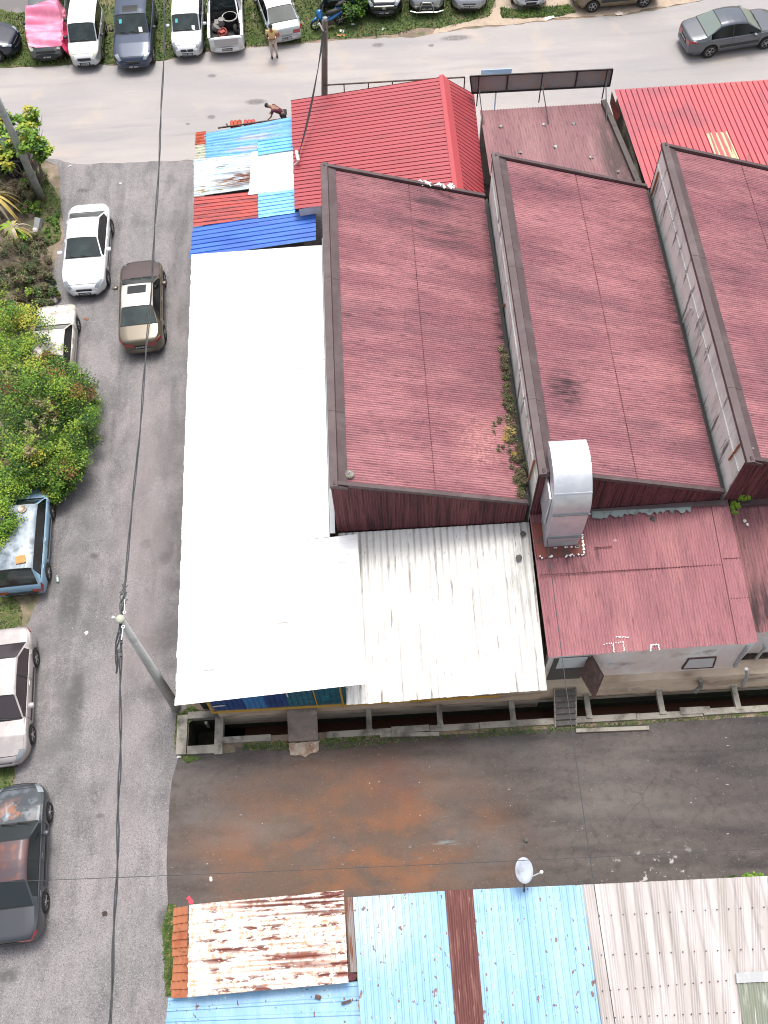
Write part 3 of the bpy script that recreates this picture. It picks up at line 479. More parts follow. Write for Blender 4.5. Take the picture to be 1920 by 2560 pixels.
r_ = patch_px('roof_sheet', [(511, 334), (735, 291), (735, 380), (511, 395)], BLU1, .16, .022, 'sine', pw, .0, 1)
patch_px('roof_sheet', [(489, 331), (515, 327), (514, 360), (488, 363)], ORNG, .19, .03, 'sine', pw, .02, 2)
patch_px('roof_sheet', [(488, 364), (515, 361), (514, 394), (487, 397)], CREAMS, .17, .03, 'sine', pw, .02, 3)
patch_px('roof_sheet', [(484, 398), (634, 384), (624, 472), (485, 492)], WCOR, .10, .02, 'sine', pw, .03, 4)
patch_px('roof_sheet', [(630, 380), (735, 368), (735, 475), (622, 488)], WHT, .24, .014, 'groove', pw, .05, 5)
patch_px('roof_sheet', [(644, 354), (734, 341), (734, 375), (645, 389)], BLU2, .20, .02, 'groove', pw, .09, 6)
patch_px('roof_sheet', [(485, 494), (645, 478), (646, 546), (483, 567)], REDO, .20, .02, 'groove', pw, .02, 7)
patch_px('roof_sheet', [(645, 484), (738, 471), (738, 533), (646, 546)], BLU3, .20, .02, 'groove', pw, .06, 8)
patch_px('roof_sheet', [(482, 570), (790, 522), (790, 601), (475, 646)], COBL, .22, .022, 'groove', pw, .03, 9)
mb = MB(); mb.box((-4.6, 32.55, 1.4), (3.7, .1, 2.6)); mb.box((-6.3, 29.5, 1.4), (.1, 6, 2.6)); build('wall', mb, mat('plank wall', (.16, .12, .09), .9), pw)
for (q, c) in (([(575, 305), (604, 302), (604, 318), (575, 318)], ORNG), ([(609, 303), (638, 301), (638, 315), (609, 315)], REDO)):
    pts = [AT(u, v, 2.72) for u, v in q]; mb = MB()
    for i in range(3):
        t = i/3; a = np.array(pts[0])*(1-t)+np.array(pts[1])*t; b = np.array(pts[3])*(1-t)+np.array(pts[2])*t; d = (np.array(pts[1])-np.array(pts[0]))/3
        mb.tube([a+d/2, b+d/2], float(np.linalg.norm(d))*.5, 8)
    build('tile_cap', mb, c, pw)
mb = MB(); mb.bar(AT(545, 320, 2.75), AT(700, 298, 2.85), .05); mb.bar(AT(566, 310, 2.8), AT(570, 316, 2.8), .05); build('timber', mb, STEELR, pw)

# ------------------------------------------------------------------ red gable house
rg = thing('red_gable_house', 'small house with plain red metal gable roof beside the patchwork stall', 'house', (1, 30, 0))
ZW, ZT, ZE = 3.8, 4.8, 3.5
W0, W1, T0, T1, E0, E1 = AT(737, 521, ZW), AT(728, 252, ZW), AT(1143, 470, ZT), AT(1107, 193, ZT), AT(1209, 487, ZE), AT(1184, 236, ZE)
W0 = (W0[0], 27.1, ZW); T0 = (T0[0], 26.6, ZT); E0 = (E0[0], 26.6, ZE)
rw = build('roof', corr(W0, W1, T1, T0, .205, .028, 'groove', 2, warp=.002, seed=3), REDR, rg)
re_ = build('roof', corr(T0, T1, E1, E0, .205, .028, 'groove', 2, warp=.002, seed=4), REDR, rg)
mb = MB(); t0, t1 = np.array(T0), np.array(T1)
mb.add([t0+(-.16, -.1, .035), t1+(-.16, .06, .035), t1+(0, .06, .09), t0+(0, -.1, .09), t1+(.26, .06, -.19), t0+(.26, -.1, -.19)], [(1, 0, 3, 2), (2, 3, 5, 4)]); build('ridge_cap', mb, mat('red ridge cap', (.44, .07, .08), .45), rg)
mb = MB()
xa, xb, xc = W0[0]+.15, T0[0], E0[0]-.1
for y in (27.2, 32.7): mb.add([(xa, y, 0), (xc, y, 0), (xc, y, ZE-.1), (xb, y, ZT-.12), (xa, y, ZW-.1)], [(0, 1, 2, 3, 4)])
mb.add([(xa, 27.2, 0), (xa, 32.7, 0), (xa, 32.7, ZW-.1), (xa, 27.2, ZW-.1)], [(0, 1, 2, 3)]); mb.add([(xc, 27.2, 0), (xc, 32.7, 0), (xc, 32.7, ZE-.1), (xc, 27.2, ZE-.1)], [(0, 3, 2, 1)])
build('wall', mb, WALLU, rg)
mb = MB(); r = random.Random(2)
for i in range(26):
    t = r.random(); u = 1005+135*t; v = 449+17*t+r.uniform(-2, 4); p = AT(u, v, 5.3); mb.box(p, (r.uniform(.06, .22), r.uniform(.04, .1), .03), M=Matrix.Rotation(r.uniform(-.6, .6), 3, 'X')@Matrix.Rotation(r.uniform(0, 3), 3, 'Z'))
explode('torn_sealing', mb, WHT2, fac)

# ------------------------------------------------------------------ maroon roofed shop and red roofed shop to the north
ms = thing('maroon_roof_shop', 'shop with weathered maroon corrugated roof below the rusty signboard', 'shop', (7.3, 29.5, 0))
build('roof', corr((4.72, 26.5, 4.1), (10.25, 26.5, 4.1), (9.92, 32.28, 3.5), (4.78, 32.26, 3.5), .125, .02, 'sine', 5, warp=.006, seed=12), MARN, ms, smooth=True)
for yy in (28.3, 30.4):
    mb = MB(); mb.box((7.4, yy, 3.7+(32.3-yy)*.104+.0-.17+.0), (5.1, .025, .02)); 
mb = MB(); mb.box((7.3, 31.9, 1.7), (5.0, .15, 3.4)); build('wall', mb, WALLU, ms)
mb = MB(); mb.bar((9.75, 32.3, 3.6), (10.15, 26.6, 4.2), .2, .1); build('edge_flashing', mb, mat('dark edge', (.09, .075, .07), .8, layers=[((.05, .045, .04), 2, .5, .65, {})]), ms)
mb = MB(); r = random.Random(6)
for (u, v) in ((1252, 318), (1360, 313), (1388, 368), (1434, 310), (1300, 382), (1478, 395), (1545, 430)):
    p = AT(u, v, 4.1+.104*26.5, 0, -.104); mb.box((p[0], p[1], p[2]+.03), (.14, .12, .03), rz=r.uniform(0, 3))
explode('roof_patch', mb, mat('grey patch', (.16, .15, .14), .8, layers=[((.4, .42, .4), 3, .5, .6, {})]), ms)
rs = thing('red_roof_shop', 'shop with large faded red ribbed roof and one pale translucent strip', 'shop', (13.5, 29.5, 0))
build('roof', corr((10.28, 26.5, 4.4), (17.6, 26.5, 4.4), (17.4, 32.45, 4.0), (10.12, 32.38, 4.0), .22, .03, 'groove', 3, warp=.004, seed=13), REDR2, rs)
q = [AT(u, v, 4.4+.068*26.5+.03, 0, -.068) for u, v in ((1766, 334), (1817, 330), (1850, 402), (1793, 402))]
build('translucent_strip', corr(q[3], q[2], q[1], q[0], .22, .03, 'rib', 2), mat('yellowed translucent sheet', (.48, .45, .27), .6, layers=[((.3, .27, .15), 2, .5, .65, dict(s=(4, .5, 1)))]), rs)
mb = MB(); mb.box((10.3, 29.4, 2.0), (.12, 5.6, 3.8)); mb.box((14, 32.1, 1.9), (7.2, .15, 3.8)); build('wall', mb, mat('dark side wall', (.14, .12, .09), .9, layers=[((.3, .28, .2), 1.3, .5, .62, {})]), rs)
q = [PY(1524, 262, 31.9), PY(1540, 243, 32.2), PY(1545, 270, 31.2), PY(1533, 302, 30.9)]
mb = MB(); mb.add([(10.0, 32.2, 3.55), (10.0, 31.0, 3.65), (10.12, 30.9, 4.0), (10.02, 32.35, 4.0)], [(0, 1, 2, 3)]); build('gable_board', mb, mat('dark red board', (.12, .02, .015), .6), rs)

# ------------------------------------------------------------------ signboards and frames
def frame_px(pts, Y, wd, mb, mi=0):
    for a, b in pts: mb.bar(PY(*a, Y), PY(*b, Y), wd, mi=mi)
sb = thing('rusty_signboard', 'long dark rusty signboard seen from behind on angled steel struts', 'signboard', (7.2, 32.9, 3.6))
c = [PY(1175, 191, 32.9), PY(1532, 173, 32.9), PY(1524, 215, 32.9), PY(1180, 233, 32.9)]
mb = MB(); mb.add(c+[(p[0], p[1]+.05, p[2]) for p in c], [(0, 3, 2, 1), (4, 5, 6, 7), (0, 1, 5, 4), (1, 2, 6, 5), (2, 3, 7, 6), (3, 0, 4, 7)])
build('panel', mb, mat('sign back', (.24, .24, .235), .7, layers=[((.32, .22, .16), 2.2, .52, .68, dict(s=(2, 1, .5))), ((.17, .175, .18), 1.4, .5, .7, {})]), sb)
mb = MB(); frame_px([((1175, 191), (1532, 173)), ((1532, 173), (1524, 215)), ((1524, 215), (1180, 233)), ((1180, 233), (1175, 191)), ((1270, 188), (1266, 228)), ((1444, 180), (1437, 219))], 32.87, .05, mb); build('frame', mb, BLK, sb)
for ub, vb, uf, vf in ((1198, 188, 1208, 312), (1357, 181, 1372, 312), (1519, 172, 1516, 306)):
    mb = MB(); a = PY(ub, vb, 32.82); mb.bar(a, (a[0]-.05, 32.6, 3.45), .045); mb.bar((a[0], 32.8, a[2]-.4), AT(uf, vf, 3.62), .035); build('strut', mb, BLK, sb)
ef = thing('empty_sign_frame', 'thin bare steel sign frame behind the red gable roof', 'sign frame', (1.5, 33.2, 3))
mb = MB(); frame_px([((808, 213), (1162, 193)), ((860, 212), (861, 232)), ((921, 208), (921, 222)), ((981, 205), (981, 214)), ((1041, 201), (1041, 208)), ((1162, 193), (1160, 222))], 33.4, .045, mb)
build('rails', mb, STEELR, ef)
mb = MB()
for x in (-.9, 1.7, 4.4): mb.bar((x, 33.4, 3.5), (x, 33.0, 0), .05)
build('post', mb, STEELR, ef)
mb = MB(); c = [PY(1203, 176, 33.6), PY(1280, 172, 33.6), PY(1278, 190, 33.5), PY(1202, 190, 33.5)]; mb.add(c+[(p[0], p[1]+.04, p[2]) for p in c], [(0, 3, 2, 1), (4, 5, 6, 7), (0, 1, 5, 4), (1, 2, 6, 5), (2, 3, 7, 6), (3, 0, 4, 7)])
mb.bar((5.6, 33.62, 4.2), (5.6, 33.7, 0), .05); solo('blue_board', mb, mat('pale blue board', (.33, .46, .62), .6), 'pale blue board just showing behind the rusty signboard', 'board')

# ------------------------------------------------------------------ exhaust duct
du = thing('exhaust_duct', 'large silver gooseneck exhaust duct curving up over the maroon roofs', 'duct', (5.35, 13, 3.8))
def rect_sweep(path, wd, mb):     # path of (yo, zo, yi, zi) outer/inner points, constant width about x
    n = len(path); vs = []
    for (x0, x1, yo, zo, yi, zi) in path: vs += [(x0, yo, zo), (x1, yo, zo), (x1, yi, zi), (x0, yi, zi)]
    fs = []
    for i in range(n-1):
        for k in range(4): k2 = (k+1) % 4; fs.append((i*4+k, i*4+k2, (i+1)*4+k2, (i+1)*4+k))
    mb.add(vs, fs)
yc, zc, Ro, Ri = 13.87, 5.66, 1.23, .62
arc = [(4.78, 5.86, yc-Ro*math.cos(a), zc+Ro*math.sin(a), yc-Ri*math.cos(a), zc+Ri*math.sin(a)) for a in np.linspace(0, R(118), 26)]
mb = MB()
for k in range(4):
    def cn(q, k): return [(q[0], q[2], q[3]), (q[1], q[2], q[3]), (q[1], q[4], q[5]), (q[0], q[4], q[5])][k % 4]
    mb.grid([[cn(q, k), cn(q, k+1)] for q in arc][::-1])
build('bend', mb, GALV, du, smooth=True)

mb = MB(); rect_sweep([(4.80, 5.84, 12.62, 4.28, 13.2, 4.28), (4.79, 5.85, 12.64, zc, 13.25, zc)], 1, mb); build('duct_box', mb, GALV, du)
mb = MB(); rect_sweep([(4.80, 5.78, 12.62, 3.55, 13.5, 3.6), (4.82, 5.82, 12.60, 4.26, 13.5, 4.26)], 1, mb); build('base_box', mb, GALV, du)
for a in (R(38), R(76)):
    mb = MB(); mb.box((5.32, yc-(Ro+.004)*math.cos(a), zc+(Ro+.004)*math.sin(a)), (1.09, .015, .03), M=Matrix.Rotation(-a, 3, 'X')); build('seam', mb, GALV, du)
mb = MB(); mb.box((5.32, 12.62, zc-.005), (1.12, .05, .05)); mb.box((5.32, 12.6, 4.27), (1.09, .05, .05)); build('flange', mb, mat('dull flange', (.2, .21, .22), .6), du)
mb = MB(); mb.box((4.74, 13.4, zc-.35), (.05, .9, 1.5)); build('side_plate', mb, GALV, du)
mb = MB(); mb.add([(4.55, 12.28, 3.58), (6.05, 12.3, 3.61), (6.05, 13.3, 3.78), (4.5, 13.4, 3.78)], [(0, 1, 2, 3)]); build('roof_flashing', mb, mat('dark red flashing', (.16, .03, .02), .6, layers=[((.07, .03, .025), 3, .5, .65, {})]), du)
mb = MB(); r = random.Random(3)
for i in range(34):
    t = r.random(); s_ = r.choice([0, 0, 1, 2]); x, y = (4.6+1.4*t, 12.3+r.uniform(-.03, .03)) if s_ == 0 else ((4.75+1.1*t, 12.56) if s_ == 1 else (5.98, 12.35+.7*t))
    mb.box((x, y, 3.62+(y-12.3)*.18), (r.uniform(.03, .1), r.uniform(.03, .06), .02), rz=r.random())
explode('sealant_daub', mb, WHT2, du)

# ------------------------------------------------------------------ sheds along the bottom
bs = thing('rusty_roof_shed', 'corner shed with white roof sheets streaked with rust and an orange tile edge', 'shed', (-3.7, 2, 0))
RUSTW = mat('rust streaked white sheet', (.90, .84, .77), .6, layers=[((.68, .42, .28), 3, .45, .55, dict(s=(.8, 1.2, 1), d=8, rows=(.115, .3, 5), k=.9)), ((.60, .30, .16), 5, .54, .60, dict(s=(1.6, .8, 1), d=5, k=.8)),
    ((.13, .028, .018), 1.8, .53, .55, dict(s=(.9, 2.6, 1), d=8, r=.75, rows=(.23, .3, 1.2), blob=(-2.7, 2.1, 3.6, 3.4), soft=.6)), ((.11, .024, .016), 1.7, .46, .48, dict(s=(.6, 3.5, 1), d=8, r=.7, rows=(.115, .3, .8), blob=(-2.3, 2.98, 3.0, .42), soft=.6)), ((.17, .04, .025), 2.6, .43, .46, dict(s=(.7, 3, 1), d=6, rows=(.23, .3, .6), blob=(-2.7, 1.65, 1.5, .5), soft=.2))])
q = [AT(u, v, 3.6) for u, v in ((473, 2262), (859, 2225), (871, 2457), (469, 2493))]
build('roof', corr(q[3], q[0], q[1], q[2], .115, .022, 'sine', 4, warp=.005, seed=31), RUSTW, bs, smooth=True)
TILE = mat('orange roof tile', (.36, .135, .066), .85, layers=[((.30, .09, .04), 3, .5, .65, {}), ((.14, .06, .04), 7, .6, .7, {})])
q = [AT(u, v, 3.45) for u, v in ((436, 2270), (472, 2264), (470, 2492), (428, 2493))]
mb = MB(); q = [np.array(p) for p in q]
nrow = 11; rr_ = random.Random(4)
for i in range(nrow):
    t0, t1 = i/nrow, (i+1.08)/nrow; jx = rr_.uniform(-.03, .03)
    G = []
    for s in np.linspace(0, 1, 13):
        a = q[0]*(1-s)*(1-t0)+q[1]*s*(1-t0)+q[2]*s*t0+q[3]*(1-s)*t0; b = q[0]*(1-s)*(1-t1)+q[1]*s*(1-t1)+q[2]*s*t1+q[3]*(1-s)*t1
        h = .018*math.cos(s*2*math.pi*3); G.append([tuple(a+(jx, 0, h-.01)), tuple(b+(jx, 0, h+.035)), tuple(b+(jx, 0, h-.0))])
    mb.grid(G)
build('tile_edge', mb, TILE, bs)
mb = MB(); mb.box((-3.6, 2.2, 1.6), (3.6, 1.4, 3.2)); build('wall', mb, WALLB, bs)
bb = thing('blue_roof_shed', 'shed with pale blue ribbed roof crossed by one rusty brown strip', 'shed', (1, 1.5, 0))
BLP = mat('pale blue roof sheet', (.21, .39, .58), .5, layers=[((.28, .47, .64), .9, .45, .62, dict(s=(2, .3, 1))), ((.17, .36, .60), 1.4, .52, .68, dict(s=(1.5, .6, 1), k=.8)), ((.40, .48, .60), .7, .3, .5, dict(blob=(-.8, 2.6, 1.3, 1.6), k=.8)), ((.15, .075, .075), 5.0, .675, .69, dict(s=(1.3, .8, 1), d=2)), ((.12, .07, .07), 13, .73, .75, dict(d=1, s=(1, .5, 1))), ((.75, .80, .86), 9, .66, .70, dict(k=.8, s=(2, 1, 1)))])
ZB = 3.35
def bq(pts, dz=0.): return [AT(u, v, ZB+dz+.1, 0, -.03) for u, v in pts]
q = bq(((882, 2243), (1118, 2227), (1146, 2580), (903, 2580))); build('roof', corr(q[3], q[2], q[1], q[0], .18, .02, 'rib', 3, warp=.003, seed=32), BLP, bb)
q = bq(((1178, 2224), (1455, 2212), (1506, 2580), (1208, 2580))); build('roof', corr(q[3], q[2], q[1], q[0], .18, .02, 'rib', 3, warp=.003, seed=33), BLP, bb)
q = bq(((1112, 2226), (1182, 2223), (1212, 2580), (1140, 2580)), .03); build('rusty_strip', corr(q[3], q[2], q[1], q[0], .11, .022, 'sine', 4, warp=.003, seed=34), mat('rust brown sheet', (.13, .045, .04), .7, layers=[((.24, .11, .09), 3, .52, .66, dict(s=(5, .4, 1))), ((.5, .3, .25), 3, .66, .7, dict(s=(7, .5, 1)))]), bb)
q = [AT(u, v, 3.2) for u, v in ((420, 2494), (896, 2453), (905, 2600), (412, 2600))]; build('roof', corr(q[3], q[0], q[1], q[2], .23, .025, 'rib', 3, warp=.003, seed=35), BLP, bb)
mb = MB(); mb.box((1.6, 1.2, 1.6), (5.9, 3.2, 3.2)); mb.box((-1.5, 1.9, 1.4), (.2, 1.2, 2.6)); build('wall', mb, WALLB, bb)
mb = MB(); p = [AT(u, v, 3.3) for u, v in ((864, 2243), (880, 2242), (893, 2430), (876, 2430))]; build('valley_strip', corr(p[3], p[2], p[1], p[0], .08, .015, 'sine', 2), mat('grey rust strip', (.28, .25, .24), .6, layers=[((.2, .07, .04), 2, .5, .6, dict(s=(4, .5, 1)))]), bb)
cb = thing('cream_roof_shed', 'shed with cream grey ribbed roof in the bottom right corner', 'shed', (7.5, 1.5, 0))
CRM = mat('cream roof sheet', (.38, .345, .33), .6, layers=[((.50, .46, .45), .9, .42, .6, dict(s=(2.2, .25, 1))), ((.20, .18, .165), 2, .35, .6, dict(s=(2, .3, 1), cols=(.362, .5, 14), k=.55)), ((.33, .30, .25), .8, .55, .75, dict(s=(2.4, .3, 1), k=.45)), ((.22, .19, .13), 2, .68, .76, dict(s=(2, .5, 1), k=.6))])
q = bq(((1455, 2212), (1960, 2188), (1960, 2600), (1510, 2600))); q[2] = (q[2][0], q[2][1], q[2][2])
build('roof', corr(q[3], q[2], q[1], q[0], .36, .035, 'double', 3, warp=.002, seed=36), CRM, cb)
q = bq(((1840, 2432), (1960, 2424), (1975, 2600), (1862, 2600)), .05); build('translucent_sheet', corr(q[3], q[2], q[1], q[0], .12, .02, 'sine', 2), mat('green grey skylight', (.20, .22, .17), .6, layers=[((.38, .40, .35), 1.5, .5, .62, dict(s=(3, .6, 1)))]), cb)
q = bq(((1840, 2432), (1960, 2424), (1960, 2452), (1842, 2458)), .09); mb = MB(); mb.add(q, [(3, 2, 1, 0)]); build('skylight_flashing', mb, mat('dull flashing strip', (.30, .31, .32), .5, .3, layers=[((.42, .43, .44), 5, .5, .6, {})]), cb)
mb = MB(); r = random.Random(7)
for (v0, v1, u0, u1) in ((2290, 2265, 1490, 1960), (2388, 2370, 1495, 1960), (2478, 2450, 1500, 1830), (2545, 2530, 1510, 1850)):
    for i in range(16):
        t = (i+.3)/16; p = bq(((u0+(u1-u0)*t, v0+(v1-v0)*t),), .035)[0]; mb.lathe([(0.0, .03), (.016, .02), (.018, 0)], 6, Matrix.Translation(p))
explode('roof_screw', mb, STEELR, cb)
mb = MB(); mb.box((9.2, 1.2, 1.6), (9, 3.2, 3.2)); build('wall', mb, WALLB, cb)
for i, (u, v, lb) in enumerate(((795, 2493, 'dark brown sheet scrap lying on the pale blue roof beside the screws'), (866, 2505, 'long narrow dark brown offcut on the pale blue roof near its right edge'))):
    p = AT(u, v, 3.27); mb = MB(); mb.box((0, 0, 0), ((.15, .1, .04), (.25, .06, .04))[i], rz=(-.35, .25)[i]); solo('metal_scrap', mb, STEELR, lb, 'scrap').location = p
# dark recess cover
q = [AT(u, v, 3.25) for u, v in ((870, 2432), (893, 2436), (889, 2450), (872, 2453))]; mb = MB(); mb.add(q, [(3, 2, 1, 0)]); build('recess', mb, CLAD, bb)
# ------------------------------------------------------------------ vehicles
def paint(name, col, metal=.0, rough=.3, layers=(), coat=.6): return mat(name, col, rough, metal, layers=layers, coord='o', coat=coat)
GLASS = mat('car glass', (.022, .032, .033), .06, 0, spec=.7, coord='o', layers=[((.045, .065, .06), 1.1, .42, .65, {})])
GLASSD = mat('dark car glass', (.008, .010, .010), .06, spec=.6)
TYRE = mat('tyre', (.022, .021, .02), .85); RIM = mat('alloy rim', (.45, .45, .46), .3, .75); LAMP = mat('lamp glass', (.30, .33, .35), .1, .5, coat=1); LAMPY = mat('old lamp glass', (.55, .52, .42), .15, .1, coat=1); REDL = mat('tail lamp', (.30, .012, .015), .2, coat=1)
PLATE = mat('plate black', (.01, .01, .011), .4); PLW = mat('plate lettering', (.8, .8, .8), .5); CHROME = mat('chrome', (.6, .61, .62), .15, .9); PAPER = mat('paper', (.8, .8, .78), .8); STICK = mat('blue green sticker', (.1, .5, .5), .5); SEAT = mat('interior', (.1, .095, .09), .8)
def sm(t): t = max(0., min(1., t)); return t*t*(3-2*t)
class Car:
    def __init__(s, L, W, H, cowl, wtop, rtop, rbase, hz=.93, nz=.70, bz=.98, tz=None, belt=.86, rw=.66, fw=None, rwx=None, R=.30, clear=.2, hood_end=.12, square=0., kf=0):
        s.__dict__.update(locals()); s.fw = fw if fw is not None else L/2-.80; s.rwx = rwx if rwx is not None else -L/2+.85
        s.tz = tz if tz is not None else bz-.10
        s.px = [-L/2, -L/2+.03, -L/2+.12, rbase, rtop, rtop+.35, (rtop+wtop)/2, wtop-.3, wtop, cowl, (cowl+L/2-.25)/2, L/2-.30, L/2-.12, L/2-.03, L/2]
        if rbase < -L/2+.2:
            s.px[1:3] = [-L/2+.01, -L/2+.02]; s.px[3] = max(rbase, -L/2+.04)
        s.pz = [s.tz-.12, s.tz-.03, s.tz, bz, H-.05, H-.01, H, H-.02, H-.06, hz, (hz*2+nz)/3+.03, nz+.04, nz-.02, nz-.10, nz-.18]
        xs = set(s.px)
        n = int(L/.085)
        for i in range(n+1): xs.add(-L/2+L*i/n)
        for wx in (s.fw, s.rwx):
            for k in (-1.12, -1.0, -.8, -.5, 0, .5, .8, 1.0, 1.12): xs.add(wx+k*(R+.05))
        s.xs = sorted(xs); t = [s.xs[0]]
        for x in s.xs[1:]:
            if x-t[-1] > .012: t.append(x)
        s.xs = t
    def top(s, x): return float(np.interp(x, s.px, s.pz))
    def k(s, x):
        if x >= s.cowl or x <= s.px[3]: return 0.
        if x > s.wtop: return (s.cowl-x)/(s.cowl-s.wtop)
        if x < s.rtop: return (x-s.px[3])/(s.rtop-s.px[3])
        return 1.
    def half(s, x):
        df, dr = s.L/2-x, x+s.L/2; w = s.W/2; a = .22-.15*s.square
        if df < .75: w *= 1-a*(1-df/.75)**2.2
        if dr < .55: w *= 1-(.15-.11*s.square)*(1-dr/.55)**2.2
        if df < .38: w *= 1-(.20-.13*s.square)*(1-df/.38)**2.2
        if dr < .30: w *= 1-(.13-.10*s.square)*(1-dr/.30)**2.2
        return w
    def sect(s, x):
        w = s.half(x); zt = s.top(x); k = s.k(x); belt = s.belt
        zs = s.clear
        sh = min(belt, zt-.05) if k < .01 else belt
        if k < .15 and k > 0: sh = min(belt, zt-.05)
        arch = 0
        for wx in (s.fw, s.rwx):
            d = abs(x-wx); ra = s.R+.055
            if d < ra: arch = max(arch, s.R*.95+math.sqrt(ra*ra-d*d))
        df, dr = s.L/2-x, x+s.L/2
        z0 = max(zs+.06*(df < .2)+.05*(dr < .2), arch); z1 = max(zs+.10, arch+.012); z2 = max(.46, arch+.025); z3 = max(sh-.08, arch+.04); sh = max(sh, z3+.015)
        rw = s.rw/2*s.W/2*2 if s.rw > 1 else s.rw*s.W/2*1.0
        rwid = s.W/2*s.rw
        w6 = (.90*w)*(1-k)+rwid*1.06*k; w7 = (.84*w)*(1-k)+rwid*.98*k; w8 = w7*.6
        z6 = (zt-.012)*(1-k)+(zt-.085)*k if k > 0 else max(sh+.004, zt-.03)
        z6 = max(z6, sh+.006)
        z7 = max(zt-.012-.02*k, z6+.001)
        return [(w*.90, z0), (w*.985, z1), (w, z2), (w*.992, z3), (w*.965, sh), (w*.93, sh+.008+.0*k), (w6, z6), (w7, z7), (w8, zt-.003), (0, zt)]
    def pt(s, x, r, side=1, off=0.):
        q = s.sect(x); i = min(int(r), 8); t = r-i; y = q[i][0]*(1-t)+q[i+1][0]*t; z = q[i][1]*(1-t)+q[i+1][1]*t
        if off:
            e = .03; a = q[i]; b = q[i+1]; tv = Vector((0, b[0]-a[0], b[1]-a[1]))
            q2 = s.sect(min(x+e, s.L/2)); q1 = s.sect(max(x-e, -s.L/2)); tx = Vector((2*e, (q2[i][0]-q1[i][0]), (q2[i][1]-q1[i][1])))
            n = tx.cross(tv).normalized()
            if n.z < -.01 or (abs(n.z) <= .01 and n.y < 0): n = -n
            return (x+n.x*off, side*(y+n.y*off), z+n.z*off)
        return (x, side*y, z)
    def patch(s, x0, x1, r0, r1, side=0, off=.006, nx=6, mb=None, nr=4):
        mb = mb or MB()
        for sd_ in ((1, -1) if side == 0 else (side,)):
            G = [[s.pt(x0+(x1-x0)*i/nx, r0+(r1-r0)*j/nr, sd_, off) for j in range(nr+1)] for i in range(nx+1)]
            if sd_ < 0: G = G[::-1]
            mb.grid(G)
        return mb
def wheel(par, x, y, Rr, wd, steel=False, spokes=5):
    s = 1 if y > 0 else -1
    wh = bpy.data.objects.new('wheel', None); 
    M = Matrix.Translation((x, y, Rr))@Matrix.Rotation(-s*math.pi/2, 4, 'X')
    mb = MB(); h = wd/2
    mb.lathe([(Rr*.60, -h), (Rr*.9, -h), (Rr, -h*.7), (Rr, h*.7), (Rr*.93, h), (Rr*.66, h), (Rr*.62, h*.6)], 24, M)
    t = build('tyre', mb, TYRE, None, smooth=True)
    mb = MB()
    mb.lathe([(Rr*.62, h*.6), (Rr*.66, h*.85), (Rr*.60, h*.8), (Rr*.56, h*.3), (.001, h*.25)], 20, M, 1)
    if steel: mb.lathe([(Rr*.58, h*.5), (Rr*.35, h*.75), (.001, h*.8)], 16, M, 0)
    else:
        for k in range(spokes):
            a = 2*math.pi*k/spokes; c, d = math.cos(a), math.sin(a)
            mb.bar(M@Vector((c*Rr*.1, d*Rr*.1, h*.75)), M@Vector((c*Rr*.6, d*Rr*.6, h*.7)), Rr*.16, .03)
        mb.lathe([(Rr*.18, h*.6), (Rr*.15, h*.85), (.001, h*.88)], 10, M)
        mb.lathe([(Rr*.66, h*.85), (Rr*.58, h*.86)], 20, M)
    return t, mb
def text_mesh(txt, size, name, M, par, mw):
    cu = bpy.data.curves.new('t', 'FONT'); cu.body = txt; cu.size = size; cu.align_x = 'CENTER'; cu.align_y = 'CENTER'; cu.extrude = .002; cu.resolution_u = 2
    o = bpy.data.objects.new('t', cu); C.objects.link(o); dg = bpy.context.evaluated_depsgraph_get(); me = bpy.data.meshes.new_from_object(o.evaluated_get(dg)); bpy.data.objects.remove(o); bpy.data.curves.remove(cu)
    me.name = name; me.materials.clear(); me.materials.append(M); q = bpy.data.objects.new(name, me); C.objects.link(q); q.parent = par; q.matrix_local = mw; return q
